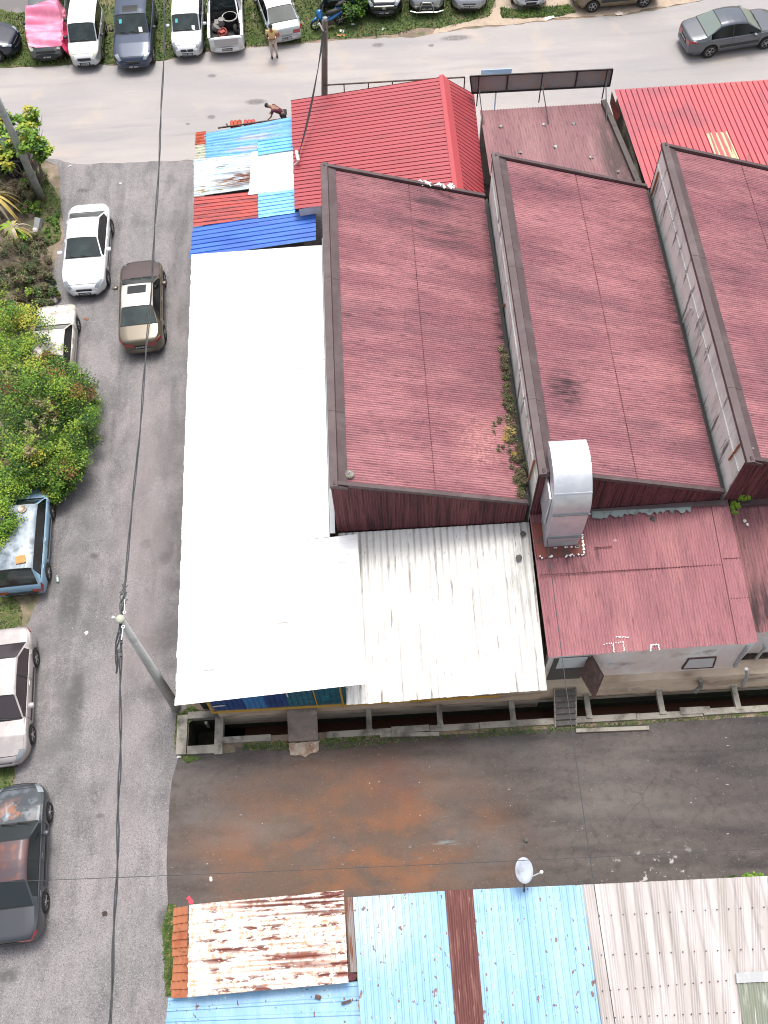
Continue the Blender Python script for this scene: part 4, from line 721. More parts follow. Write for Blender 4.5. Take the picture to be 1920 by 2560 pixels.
def vehicle(name, label, cat, spec, col, loc, ang, glass=None, side_dark=False, tall_lamps=False, plate=None, plate_end='front', lamps=None, mirrors=True, roofcol=None, drop=None, hoodM=None, grp=None, sunroof=False, trim=None, steel=False, bumper=None, rails=False, wip=True, stickers=False, bp=None, grille='bar'):
    c = Car(**spec); glass = glass or GLASS; lamps = lamps or LAMP
    t = thing(name, label, cat, loc, ang, group=grp, world=False)
    X = c.xs; secs = [c.sect(x) for x in X]; n = len(X); bp = bp if bp is not None else (c.wtop+c.rtop)/2-.05
    parts = {'body': MB(), 'roof': MB(), 'hood': MB(), 'windscreen': MB(), 'rear_window': MB(), 'side_window': [MB() for _ in range(4)]}
    long_ = c.rtop-c.px[3] > .4 or True
    def cls(x, r, side):
        k = c.k(x)
        if r in (5,) and k > .10:
            fr = c.px[3]+.10*(c.rtop-c.px[3]); 
            if c.rtop-c.px[3] < .3: lo = c.rtop-.02
            else: lo = c.px[3]+(c.rtop-c.px[3])*.30
            if x < lo or x > c.cowl-.02: return 'body'
            if abs(x-bp) < .035: return 'trim'
            if drop and x < c.rtop+.12: return 'body'
            if c.L > 4.4 and c.rtop < -1.4 and abs(x-(bp-1.0)) < .035: return 'trim'
            return ('sw', (0 if x > bp else 1)+(0 if side > 0 else 2))
        if r in (7, 8):
            if c.wtop+.01 < x < c.cowl-.01: return 'windscreen'
            if c.px[3]+.01 < x < c.rtop-.01: return 'rear_window'
        if r in (6, 7, 8) and c.rtop <= x <= c.wtop: return 'roof'
        if r in (5, 6, 7, 8) and x > c.cowl: return 'hood'
        if drop and r in (5, 6, 7, 8) and drop[0] < x < drop[1]: return None
        return 'body'
    tb = MB()
    for side in (1, -1):
        for i in range(n-1):
            xm = (X[i]+X[i+1])/2
            for r_i in range(9):
                kk = cls(xm, r_i, side)
                if kk is None: continue
                a = [(X[i], side*secs[i][r_i][0], secs[i][r_i][1]), (X[i+1], side*secs[i+1][r_i][0], secs[i+1][r_i][1]), (X[i+1], side*secs[i+1][r_i+1][0], secs[i+1][r_i+1][1]), (X[i], side*secs[i][r_i+1][0], secs[i][r_i+1][1])]
                if side > 0: a = a[::-1]
                mb = tb if kk == 'trim' else parts['side_window'][kk[1]] if isinstance(kk, tuple) else parts[kk]
                mb.add(a, [(0, 1, 2, 3)])
    for e, i in ((0, 0), (1, n-1)):
        q = secs[i]; pl = [(X[i], y, z) for y, z in q]+[(X[i], -y, z) for y, z in reversed(q[:-1])]
        parts['body'].add(pl, [tuple(range(len(pl))) if e else tuple(reversed(range(len(pl))))])
    def weld(o):
        import bmesh
        b = bmesh.new(); b.from_mesh(o.data); bmesh.ops.remove_doubles(b, verts=b.verts, dist=.0008); b.to_mesh(o.data); b.free()
    body = build('body', parts['body'], col, t, smooth=True); weld(body)
    for k in ('roof', 'hood'):
        o = build(k, parts[k], (roofcol if k == 'roof' and roofcol else hoodM if k == 'hood' and hoodM else col), t, smooth=True); weld(o)
    for k in ('windscreen', 'rear_window'):
        if parts[k].f: weld(build(k, parts[k], glass, t, smooth=True))
    for s_ in parts['side_window']:
        if s_.f: weld(build('side_window', s_, GLASSD if (glass is GLASS or side_dark) else glass, t, smooth=True))
    if tb.f: build('door_pillar', tb, TRIM, t)
    # dark seals round the glass, gaps
    mb = MB()
    for r0, r1, x0, x1 in ((6.85, 9, c.cowl-.03, c.cowl+.035), (6.9, 9, c.wtop-.015, c.wtop+.02)):
        c.patch(x0, x1, r0, r1, 0, .004, 3, mb, 4)
    c.patch(c.px[3]-.02, c.px[3]+.02, 6.9, 9, 0, .004, 2, mb); c.patch(c.rtop-.02, c.rtop+.015, 6.9, 9, 0, .004, 2, mb)
    c.patch(c.px[3]+.05, c.cowl-.03, 4.75, 5.05, 0, .004, 14, mb, 1)
    c.patch(c.cowl+.05, c.L/2-.16, 6.25, 6.32, 0, .003, 10, mb, 1)
    c.patch(c.L/2-.17, c.L/2-.15, 6.2, 9, 0, .003, 2, mb, 5)
    if c.px[3]-(-c.L/2) > .3: c.patch(-c.L/2+.10, c.px[3]-.03, 6.3, 6.37, 0, .003, 6, mb, 1)
    for xg_ in (bp, c.cowl-.05 if c.cowl < c.fw-.3 else c.cowl-.15): c.patch(xg_-.008, xg_+.008, 1.2, 4.7, 0, .003, 1, mb, 4)
    build('door_seals', mb, BLK, t)
    if trim is not False:
        build('side_moulding', c.patch(c.rwx+c.R+.1, c.fw-c.R-.1, 2.0, 2.35, 0, .012, 8), trim or TRIM, t)
    ub = MB(); ub.box((0, 0, .42), (c.L-.35, c.W*.78, .42)); build('underbody', ub, BLK, t)
    for sx, zx in ((c.fw, 0), (c.rwx, 0)):
        for s_ in (1, -1):
            ty, rm = wheel(t, sx, s_*(c.W/2-.085), c.R, .19, steel)
            W_ = bpy.data.objects.new('wheel', None); C.objects.link(W_); W_.parent = t
            ty.parent = W_; ro = build('rim', rm, [RIM if not steel else mat('steel wheel', (.12, .12, .12), .5), BLK], W_)
    L2 = c.L/2
    for s_ in (1, -1):
        build('headlight', c.patch(L2-.34, L2-.035, 4.2, 7.25 if grille != 'none' else 6.5, s_, .008, 6), lamps, t, smooth=True)
        tl = MB()
        if c.rbase < -L2+.45: c.patch(-L2+.0, -L2+.12, 2.4, 4.3, s_, .01, 4, tl)
        else: c.patch(-L2+.01, -L2+.24, 3.05, 4.6, s_, .01, 5, tl)
        w_ = c.half(-L2)
        if tall_lamps: tl = MB(); tl.box((-L2-.01, s_*(w_-.08), c.tz-.22), (.04, .15, .36))
        else: tl.box((-L2-.004, s_*(w_-.20), c.tz-.24), (.03, .34, .17)); build('tail_light', tl, REDL, t)
        if mirrors:
            mb = MB(); mx = c.cowl-.38; y = c.half(mx)
            G = [[(mx+.10*math.cos(a)*q, s_*(y+.02+.10+ .11*p), c.belt+.07+.075*math.sin(a)*q) for a in np.linspace(0, 2*math.pi, 11)] for p, q in ((-1, .25), (-.9, .7), (-.4, .95), (.3, 1), (.85, .75), (1, .2))]
            mb.grid(G); build('door_mirror', mb, col if mirrors is True else TRIM, t, smooth=True)
        for xh in (bp+.10, bp-.95 if c.L > 3.9 and c.rtop < -.5 else None):
            if xh is None: continue
            mb = MB(); a = c.pt(xh, 3.5, s_, .02); b = c.pt(xh+.16, 3.5, s_, .02); mb.bar(a, b, .022); build('door_handle', mb, col if col is not None else CHROME, t)
    mb = MB(); nzp = c.pz[-1]
    if grille == 'twin':
        for s_ in (1, -1): mb.box((L2-.005, s_*.16, nzp-.01), (.05, .27, .11))
    elif grille != 'none': mb.box((L2-.004, 0, nzp-.02), (.04, .62 if grille == 'bar' else .9, .12))
    if mb.f: build('grille', mb, TRIM, t)
    if grille == 'chrome':
        mb = MB(); mb.box((L2+.0, 0, nzp+.05), (.05, .95, .045)); mb.box((L2+.01, 0, nzp-.02), (.05, .16, .12)); build('grille_bar', mb, CHROME, t)
    # bumpers
    for e, nm in ((1, 'front_bumper'), (-1, 'rear_bumper')):
        mb = MB(); ys = np.linspace(-1, 1, 15); w_ = c.half(e*(L2-.1))
        G = []
        for q in ys:
            bx = e*(L2+.045-.20*abs(q)**3.2); G.append([(bx-e*.03, q*w_*1.0, .50), (bx+e*.02, q*w_*1.0, .47), (bx+e*.025, q*w_, .34), (bx-e*.02, q*w_, .24), (bx-e*.15, q*w_*.97, .22)])
        if e < 0: G = G[::-1]
        mb.grid(G); build(nm, mb, bumper or col, t, smooth=True)
        if e > 0:
            mb = MB(); mb.box((L2+.05, 0, .29), (.04, .8, .08)); build('air_intake', mb, BLK, t)
    e = 1 if plate_end == 'front' else -1
    mb = MB(); pz_ = .42 if (e > 0 or bumper) else .62
    mb.box((e*(L2+.075 if pz_ < .5 else L2+.02), 0, pz_), (.02, .5, .12)); po = build('number_plate', mb, PLATE, t)
    if plate:
        Mx = Matrix.Translation((e*(L2+.075+.012 if pz_ < .5 else L2+.032), 0, pz_))@Matrix.Rotation(R(90 if e > 0 else -90), 4, 'Z')@Matrix.Rotation(R(90), 4, 'X')
        text_mesh(plate, .105, 'plate_lettering', PLW, po, Mx)
    if wip:
        for y0 in (.35, -.12):
            mb = MB(); a = Vector((c.cowl+.02, y0, c.hz+.03)); b = c.pt(c.cowl-.10, 8.0, 1, .02); mb.bar(a, (b[0]+.04, y0-.42, b[2]+.005), .018); build('wiper', mb, BLK, t)
    if sunroof:
        G = [[(x, y, c.top(x)-.003*(abs(y)/.35)+.004) for y in np.linspace(-.36, .36, 6)] for x in np.linspace(c.wtop-.55, c.wtop-.12, 5)]
        mb = MB(); mb.grid(G); build('sunroof', mb, GLASSD, t)
    if stickers:
        for (fx, rr, sd_, Mt, dx) in ((.25, 7.6, -1, STICK, .13), (.7, 7.8, 1, PAPER, .16)):
            x = c.wtop+(c.cowl-c.wtop)*fx; build('sticker', c.patch(x, x+dx, rr, rr+.45, sd_, .006, 1, None, 1), Mt, t)
    if rails:
        for s_ in (1, -1):
            mb = MB(); mb.tube([c.pt(c.wtop-.2, 6.5, s_, .05), c.pt((c.wtop+c.rtop)/2, 6.5, s_, .06), c.pt(c.rtop+.2, 6.5, s_, .05)], .02, 6); build('roof_rail', mb, TRIM, t)
    return t, c
def place(front, rear, L, zf=.45, zb=.6, which='front'):
    a = np.array(P(*front, zf)[:2]); b = np.array(P(*rear, zb)[:2]); d = a-b; ang = math.atan2(d[1], d[0]); u = d/np.linalg.norm(d)
    ctr = a-u*L/2 if which == 'front' else (b+u*L/2 if which == 'rear' else (a+b)/2)
    return (float(ctr[0]), float(ctr[1]), .02), ang
SEDAN = dict(L=4.5, W=1.72, H=1.42, cowl=.92, wtop=.22, rtop=-.95, rbase=-1.55)
def sp(base, **k): d = dict(base); d.update(k); return d
MPV = dict(L=3.55, W=1.50, H=1.62, cowl=.98, wtop=.45, rtop=-1.45, rbase=-1.68, hz=.98, nz=.80, bz=.9, belt=.92, rw=.82, R=.28, clear=.22, hood_end=.1, square=.3)
SUV = dict(L=4.6, W=1.78, H=1.82, cowl=1.0, wtop=.42, rtop=-2.0, rbase=-2.22, hz=1.08, nz=.86, bz=1.0, belt=1.02, rw=.78, R=.36, clear=.32, square=.3)
SILV = paint('silver paint', (.50, .52, .54), .55, .28); WHP = paint('white paint', (.80, .81, .82), 0, .25)
PRS = 'cars parked nose out on the grass verge'
# 1 black car at the left edge
loc, ang = place((44, 118), (-120, 112), 4.3)
vehicle('parked_car', 'glossy dark blue black car cut off by the left edge on the grass verge', 'car', sp(SEDAN, L=4.3, H=1.6, cowl=.85, hz=1.05, nz=.82, belt=.95, R=.34), paint('midnight paint', (.012, .017, .035), .2, .2), (loc[0], loc[1]+.5, loc[2]), ang-.12, grp=PRS)
# 2 SUV under the pink tarpaulin
pk = place((118, 140), (134, -30), 4.5)
t2, c2 = vehicle('covered_car', 'old dark grey boxy car with a pink tarpaulin thrown over its front', 'car', sp(SUV, L=4.5, W=1.7, H=1.7, square=.8, hz=1.04, nz=.84), paint('dull grey green paint', (.085, .10, .10), .1, .5, layers=[((.2, .2, .19), 3, .6, .7, {})]), *pk, plate='UP 9863', lamps=LAMPY, grp=PRS, mirrors='b', bumper=TRIM, grille='wide')
PINK = mat('pink tarpaulin', (.80, .22, .36), .4, layers=[((.84, .34, .46), 1.4, .45, .62, {})])
mb = MB(); rp = random.Random(2); nx_, ny_ = 46, 50; G = []
for i in range(nx_+1):
    row = []; fx = i/nx_
    for j in range(ny_+1):
        q = j/ny_*2-1; sd_ = 1 if q < 0 else -1; rr = 9-abs(q)*(6.3 if q < 0 else 5.0)
        x = (.05+.25*math.sin(q*3+1))+fx*(2.16-.05-.25*math.sin(q*3+1))
        if q > 0: x -= .75*max(0, q-.25)*fx
        x = min(x, 2.16)
        p = c2.pt(x, max(rr, .5), sd_, .0)
        hz_ = p[2]+.06*(x < c2.cowl+.2 and abs(q) < .8)
        if c2.cowl-.2 < x < c2.cowl+.4: hz_ = max(hz_, c2.top(c2.cowl)+.10*(1-abs(x-c2.cowl)/.5))
        wv = .045*math.sin(5*x+4.5*q+1.2*math.sin(3*x))+.03*abs(math.sin(9*x-3.5*q+2*math.sin(q*3)))+.015*math.sin(15*x+5*q)
        row.append((p[0]+wv*.4, p[1]+sd_*(.05+wv*.5)*(abs(q) > .35), hz_+.05+wv))
    G.append(row)
mb.grid(G)
tq = build('tarpaulin', mb, PINK, None, smooth=True); tq.location = pk[0]; tq.rotation_euler = (0, 0, pk[1]); tq['label'] = 'crumpled pink tarpaulin draped over the front of the old grey car'; tq['category'] = 'tarpaulin'
mb = MB(); G = []
for i in range(13):
    f_ = i/12; row = []
    for j in range(10):
        g = j/9; row.append((.9+1.5*f_-.2*g, .86+g*.36+.05*math.sin(f_*14+g*6), max(.06, 1.25-.5*f_-g*(.8-.1*f_)+.04*math.sin(f_*20))))
    G.append(row)
mb.grid(G); q = build('hanging_fold', mb, mat('pink tarp underside', (.66, .05, .13), .5), tq, smooth=True); q['label'] = 'darker red fold hanging down beside the car'
# 3 white silver small MPV
vehicle('parked_car', 'small white and silver boxy hatchback between the tarpaulined car and navy car', 'car', MPV, SILV, *place((213, 156), (226, 20), 3.5), plate='WLJ 878', lamps=LAMPY, hoodM=WHP, roofcol=WHP, grp=PRS, mirrors='b')
# 4 navy SUV
NAVY = paint('navy paint', (.028, .045, .085), .3, .3)
vehicle('parked_car', 'dark navy estate car with a white paper in its windscreen', 'car', sp(SUV, L=4.6, H=1.68, W=1.80, cowl=.80, wtop=.18, hz=1.04, nz=.80, rtop=-1.9, belt=.95), NAVY, *place((334, 164), (343, 20), 4.6), plate='WJR 6016', grp=PRS, mirrors='b', stickers=True, sunroof=True, grille='bar', bumper=paint('navy bumper', (.02, .03, .05), .1, .5))
# 5 white hatch
vehicle('parked_car', 'small white hatchback with twin black grille openings next to the pickup', 'car', sp(MPV, L=3.6, H=1.48, W=1.50, cowl=.86, wtop=.30, hz=.94, nz=.76), SILV, *place((469, 133), (474, 10), 3.6), plate='WLF 7809', hoodM=WHP, roofcol=WHP, grp=PRS, grille='twin', stickers=True)
# 6 pickup
tp, cp = vehicle('pickup_truck', 'silver pickup truck backed towards the road with an open loaded bed', 'pickup truck', dict(L=4.9, W=1.70, H=1.66, cowl=1.25, wtop=.72, rtop=-.35, rbase=-.45, hz=1.05, nz=.88, bz=.98, tz=.98, belt=.94, rw=.80, R=.35, clear=.32, square=.9), paint('light silver paint', (.60, .61, .62), .3, .35), *place((562, -60), (567, 114), 4.9, which='rear'), plate='WHX 5811', plate_end='rear', grp=PRS, drop=(-2.32, -.5), bumper=paint('pale bumper', (.66, .67, .67), .1, .4), mirrors='b', tall_lamps=True)
mb = MB(); x0, x1, yw = -2.34, -.48, .70
for a_, b_, c_, d_ in (((x0, -yw), (x1, -yw), 0, 0), ((x1, -yw), (x1, yw), 0, 0), ((x1, yw), (x0, yw), 0, 0), ((x0, yw), (x0, -yw), 0, 0)):
    mb.add([(a_[0], a_[1], .98), (b_[0], b_[1], .98), (b_[0], b_[1], .5), (a_[0], a_[1], .5)], [(0, 1, 2, 3)])
mb.add([(x0, -yw, .55), (x1, -yw, .55), (x1, yw, .55), (x0, yw, .55)], [(0, 1, 2, 3)]); build('bed_liner', mb, mat('bed liner', (.06, .058, .055), .8, layers=[((.16, .15, .13), 6, .5, .65, {})], coord='o'), tp)
mb = MB()
for s_ in (1, -1): mb.box((-1.42, s_*.77, .98), (1.85, .12, .04)); mb.tube([(-.55, s_*.60, 1.62), (-.65, s_*.62, 1.6), (-1.55, s_*.72, 1.05)], .035, 8)
explode('roll_bar', mb, WHP, tp)
mb = MB(); mb.box((-2.462, 0, .78), (.04, 1.12, .34)); build('tailgate', mb, paint('grey tailgate', (.36, .37, .38), .4, .4), tp)
def in_truck(name, mb, M, label, cat):
    o = build(name, mb, M, None, smooth=False); o.matrix_world = Matrix.Translation(tp.location)@Matrix.Rotation(tp.rotation_euler.z, 4, 'Z'); o['label'] = label; o['category'] = cat; return o
mb = MB(); mb.lathe([(.36, 0), (.33, .55), (.31, .55), (.33, .05), (.001, .05)], 20, Matrix.Translation((-1.05, -.25, .56))); mb.lathe([(.37, .5), (.37, .54), (.33, .54)], 20, Matrix.Translation((-1.05, -.25, .56)), 1); in_truck('drum', mb, [BLK, mat('pale hoop', (.45, .44, .4), .6)], 'round black tub with a pale rim standing in the pickup bed', 'tub')
mb = MB(); mb.box((-1.1, .3, .75), (.35, .4, .35)); mb.lathe([(.16, 0), (.16, .25), (.0, .27)], 12, Matrix.Translation((-1.2, .15, .85))); mb.lathe([(.2, 0), (.2, .2), (.0, .22)], 12, Matrix.Translation((-1.35, .5, .7))@Matrix.Rotation(.6, 4, 'X')); in_truck('machine', mb, mat('grey machine', (.2, .19, .18), .6), 'grey machine part standing in the pickup bed behind the red one', 'machine')
mb = MB()
for k in range(5):
    a = k*1.25; mb.tube([(-1.75+.2*math.cos(a+u_), .15+.2*math.sin(a+u_), .62+.09*k*.6+.05*math.sin(u_*2)) for u_ in np.linspace(0, 3.2, 9)], .035, 6)
mb.box((-1.75, .15, .7), (.2, .25, .3), rz=.5); in_truck('compressor', mb, mat('faded red machine', (.28, .05, .04), .6), 'small red machine with curled hoses at the tail of the pickup bed', 'machine')
mb = MB(); mb.lathe([(.12, -.07), (.26, -.07), (.28, 0), (.26, .07), (.12, .07)], 18, Matrix.Translation((-1.5, -.52, .68))@Matrix.Rotation(1.2, 4, 'X')); in_truck('spare_tyre', mb, TYRE, 'loose black tyre leaning in the left side of the pickup bed', 'tyre')
# 7 silver hatch, rear to the road
vehicle('parked_car', 'faded silver hatchback parked at a slant behind the man in yellow', 'car', dict(L=4.15, W=1.62, H=1.36, cowl=.75, wtop=.15, rtop=-.95, rbase=-1.62, hz=.9, nz=.7, bz=.96, tz=.90, belt=.84, rw=.72, R=.29, square=.7), paint('dull silver green', (.42, .47, .48), .35, .35), *place((655, -75), (716, 86), 4.15, which='rear'), plate='WAQ 9886', plate_end='rear', hoodM=WHP, roofcol=WHP, grp=PRS, bumper=paint('grey bumper', (.42, .44, .45), .1, .5), mirrors='b')
# 9-13 along the top edge
vehicle('parked_car', 'black crossover with wide chrome nose bar at the top edge', 'car', sp(SUV, L=4.5, H=1.68, hz=1.0, nz=.84), paint('black paint', (.012, .013, .02), .2, .25), *place((960, 30), (956, -120), 4.5), plate='WRC 5469', grp=PRS, grille='chrome')
ts, cs = vehicle('parked_car', 'silver grey off-road car with a tubular bull bar at the top edge', 'car', sp(SUV, L=4.3, H=1.7, W=1.7), paint('steel silver', (.36, .37, .38), .5, .3), *place((1067, 20), (1062, -120), 4.3), plate='WDU 6757', grp=PRS, bumper=TRIM)
mb = MB(); mb.tube([(2.26, -.34, .3), (2.30, -.30, .62), (2.28, -.2, .78), (2.28, .2, .78), (2.30, .30, .62), (2.26, .34, .3)], .03, 8); mb.tube([(2.24, -.8, .34), (2.3, -.5, .3), (2.3, .5, .3), (2.24, .8, .34)], .03, 8); build('bull_bar', mb, CHROME, ts)
vehicle('parked_car', 'grey saloon with pale lower bumper lip at the top edge', 'car', sp(SEDAN, L=4.4), paint('mid grey paint', (.33, .34, .36), .5, .3), *place((1173, 15), (1168, -140), 4.4), plate='WMA 8080', grp=PRS)
vehicle('parked_car', 'silver car showing only its lower bumper between sandy ground and dry grass', 'car', sp(SEDAN, L=4.4), paint('pale silver paint', (.50, .53, .58), .5, .3), *place((1328, 6), (1300, -140), 4.4), grp=PRS)
loc, ang = place((1425, -8), (1640, -22), 4.2)
a = np.array(P(1481, 17, .3)); b = np.array(P(1606, 5, .3)); ang = math.atan2(a[1]-b[1], a[0]-b[0]); ctr = (a+b)/2
vehicle('parked_car', 'bronze hatchback parked side on at the top edge, wheels on sandy verge', 'car', dict(L=4.1, W=1.68, H=1.5, cowl=.95, wtop=.3, rtop=-1.35, rbase=-1.95, hz=.98, nz=.78, bz=1.0, belt=.92, rw=.74, R=.30, fw=1.27, rwx=-1.27), paint('bronze paint', (.19, .16, .11), .4, .35), (ctr[0]-math.sin(-ang)*0, ctr[1]+.80, .02), ang, grp=PRS)
# 14 moving grey saloon
loc, ang = place((1960, 62), (1700, 102), 4.75)
a = np.array(P(1777, 128, .3)); b = np.array(P(1911, 107, .3)); ang = math.atan2(b[1]-a[1], b[0]-a[0]); u_ = np.array([math.cos(ang), math.sin(ang)]); nrm = np.array([-u_[1], u_[0]]); ctr = (a[:2]+b[:2])/2+nrm*.80-u_*.02
vehicle('saloon_car', 'dark grey saloon car driving along the main road at top right', 'car', dict(L=4.78, W=1.79, H=1.48, cowl=.98, wtop=.25, rtop=-1.0, rbase=-1.65, hz=.98, nz=.74, bz=1.05, belt=.90, rw=.68, R=.32, fw=1.37, rwx=-1.37), paint('gunmetal paint', (.115, .125, .14), .45, .25), (ctr[0], ctr[1], .012), ang, roofcol=paint('dark reflection roof', (.07, .085, .11), .2, .15), plate_end='rear', plate='WSE 7027', glass=mat('pale green glass', (.16, .20, .18), .08, spec=.7), side_dark=True)  # darker roof tone is a reflection painted into its colour
# 15 white saloon
vehicle('saloon_car', 'white saloon parked facing the camera beside the dry scrub', 'car', dict(L=4.45, W=1.74, H=1.43, cowl=.86, wtop=.16, rtop=-.95, rbase=-1.60, hz=.97, nz=.74, bz=1.0, belt=.86, rw=.69, R=.31), paint('bright white paint', (.78, .79, .82), .1, .22), *place((213, 722), (222, 517), 4.55, zb=.9, which='mid'), plate='WLJ 9900')
# 16 gold saloon
vehicle('saloon_car', 'bronze saloon with sunroof driving away along the side road', 'car', dict(L=4.45, W=1.70, H=1.44, cowl=.95, wtop=.30, rtop=-.85, rbase=-1.50, hz=.95, nz=.70, bz=1.06, belt=.88, rw=.68, R=.30), paint('champagne bronze paint', (.14, .118, .082), .35, .28), *place((358, 664), (354, 862), 4.45, which='mid'), plate_end='rear', plate='BGB 8041', sunroof=True, roofcol=paint('champagne roof with sky sheen', (.66, .60, .54), .3, .25), hoodM=paint('brown bonnet', (.075, .048, .044), .3, .3))  # pale roof colour paints in the bright sky reflected on the bronze
# 17 abandoned white car
RUSTP = paint('chalky white paint', (.58, .56, .52), 0, .6, layers=[((.34, .29, .23), 2.2, .50, .66, {}), ((.16, .11, .07), 5, .62, .7, {})], coat=0)
vehicle('abandoned_car', 'derelict dirty white car half buried by the green bush', 'car', sp(SEDAN, L=4.25, W=1.6, H=1.34, cowl=.88, wtop=.35, square=.9, hz=.86, nz=.72, belt=.82, R=.28, rw=.72), RUSTP, *place((146, 770), (133, 960), 4.25, zb=.4, which='front'), lamps=LAMPY, mirrors=False, trim=mat('rubbed trim', (.3, .3, .28), .7), wip=False)
# 18 blue estate
BLUV = paint('faded sky blue paint', (.22, .37, .50), 0, .45, layers=[((.30, .45, .56), 2, .5, .65, {}), ((.20, .10, .06), 5, .68, .74, {})], coat=.2)
BLUR = paint('weathered steel blue roof', (.20, .24, .28), .2, .45, layers=[((.34, .39, .43), 1.7, .42, .62, {}), ((.10, .13, .16), 2.6, .5, .66, {}), ((.55, .60, .63), 2.2, .64, .72, {})], coat=.2)
tv, cv = vehicle('abandoned_van', 'light blue derelict estate car with a weathered roof beside the green bush', 'car', dict(L=4.0, W=1.66, H=1.52, cowl=1.35, wtop=.85, rtop=-1.60, rbase=-1.90, hz=.9, nz=.75, bz=.86, belt=.86, rw=.78, R=.29, square=1., fw=1.15, rwx=-1.25), BLUV, *place((72, 1245), (50, 1478), 4.0, zf=.5, which='rear'), plate_end='rear', roofcol=BLUR, mirrors=False, wip=False, bumper=TRIM)
ang_v = tv.rotation_euler.z; Mv = Matrix.Translation(tv.location)@Matrix.Rotation(ang_v, 4, 'Z')
mb = MB(); pts = edge([(-.16, -.13), (.16, -.14), (.17, .12), (-.02, .17), (-.17, .12)], .06, .015, True, 3); mb.prism(pts, 0, .015)
o = solo('orange_cloth', mb, mat('orange cloth', (.62, .26, .09), .9, layers=[((.4, .14, .05), 6, .5, .65, {})]), 'crumpled orange cloth lying on the roof of the blue estate car', 'cloth'); o.location = Mv@Vector((-1.30, -.30, 1.525)); o.rotation_euler.z = .2
mb = MB(); mb.lathe([(.0, .035), (.11, .03), (.13, .06), (.15, .05), (.14, 0)], 18); o = solo('metal_bowl', mb, mat('tarnished bowl', (.42, .34, .26), .4, .5), 'round tarnished bowl on the front of the blue estate roof', 'bowl', smooth=True); o.location = Mv@Vector((.62, -.22, 1.50))
mb = MB(); mb.tube([(-.1, 0, .05), (.06, 0, .05), (.1, 0, .05), (.16, 0, .05)], [.045, .045, .018, .018], 10); o = solo('plastic_bottle', mb, mat('clear bottle', (.4, .5, .48), .2), 'clear plastic bottle on the ground by the rear wheel of the blue estate', 'bottle'); o.location = P(145, 1450, .02); o.rotation_euler.z = 1.8
# 19 silver saloon
PEARL = paint('pearly silver paint', (.40, .365, .355), .35, .35, layers=[((.50, .46, .45), 1.5, .45, .62, {}), ((.2, .18, .18), 6, .64, .72, dict(k=.6))])
vehicle('parked_car', 'pale silver saloon cut off by the left edge below the blue estate', 'car', sp(SEDAN, L=4.4, W=1.68, H=1.38, cowl=.95, wtop=.28, fw=1.32, rwx=-1.25), PEARL, *place((10, 1895), (17, 1588), 4.4, zf=.4, zb=.8, which='mid'), glass=mat('dark tinted screen', (.045, .035, .04), .1, spec=.6))
# 20 dark saloon with rusty bonnet
DKG = paint('dull black paint', (.038, .043, .052), .2, .4)
RHOOD = paint('sun bleached bonnet', (.04, .05, .06), .1, .5, layers=[((.30, .33, .36), 1.5, .44, .56, dict(blob=(1.45, 0, .75, .8))), ((.24, .10, .055), 2.0, .48, .58, dict(blob=(1.3, .05, .55, .75), soft=.3))], coat=.2)
RROOF = paint('rusty brown roof', (.085, .036, .036), .1, .5, layers=[((.06, .04, .05), 1.5, .45, .6, {}), ((.14, .05, .036), 3, .55, .66, {})], coat=.15)
vehicle('parked_car', 'black grey saloon with rust bleached bonnet and brown roof at bottom left', 'car', sp(SEDAN, L=4.45, W=1.72, H=1.38, cowl=1.0, wtop=.45, rtop=-.68, rbase=-1.35, fw=1.36, rwx=-1.2, R=.30), DKG, *place((55, 1985), (25, 2335), 4.7, zf=.4, zb=.7, which='mid'), hoodM=RHOOD, roofcol=RROOF, glass=mat('greenish screen', (.018, .024, .026), .12, spec=.6), plate_end='rear')
# 21 dark car below the tree
vehicle('parked_car', 'black car under the small leafy tree beside the tall grey pole', 'car', sp(MPV, L=3.7, H=1.5, W=1.6), paint('black car paint', (.015, .02, .022), .2, .2), *place((-90, 392), (88, 386), 3.9, zf=.6, which='rear'), mirrors=False)

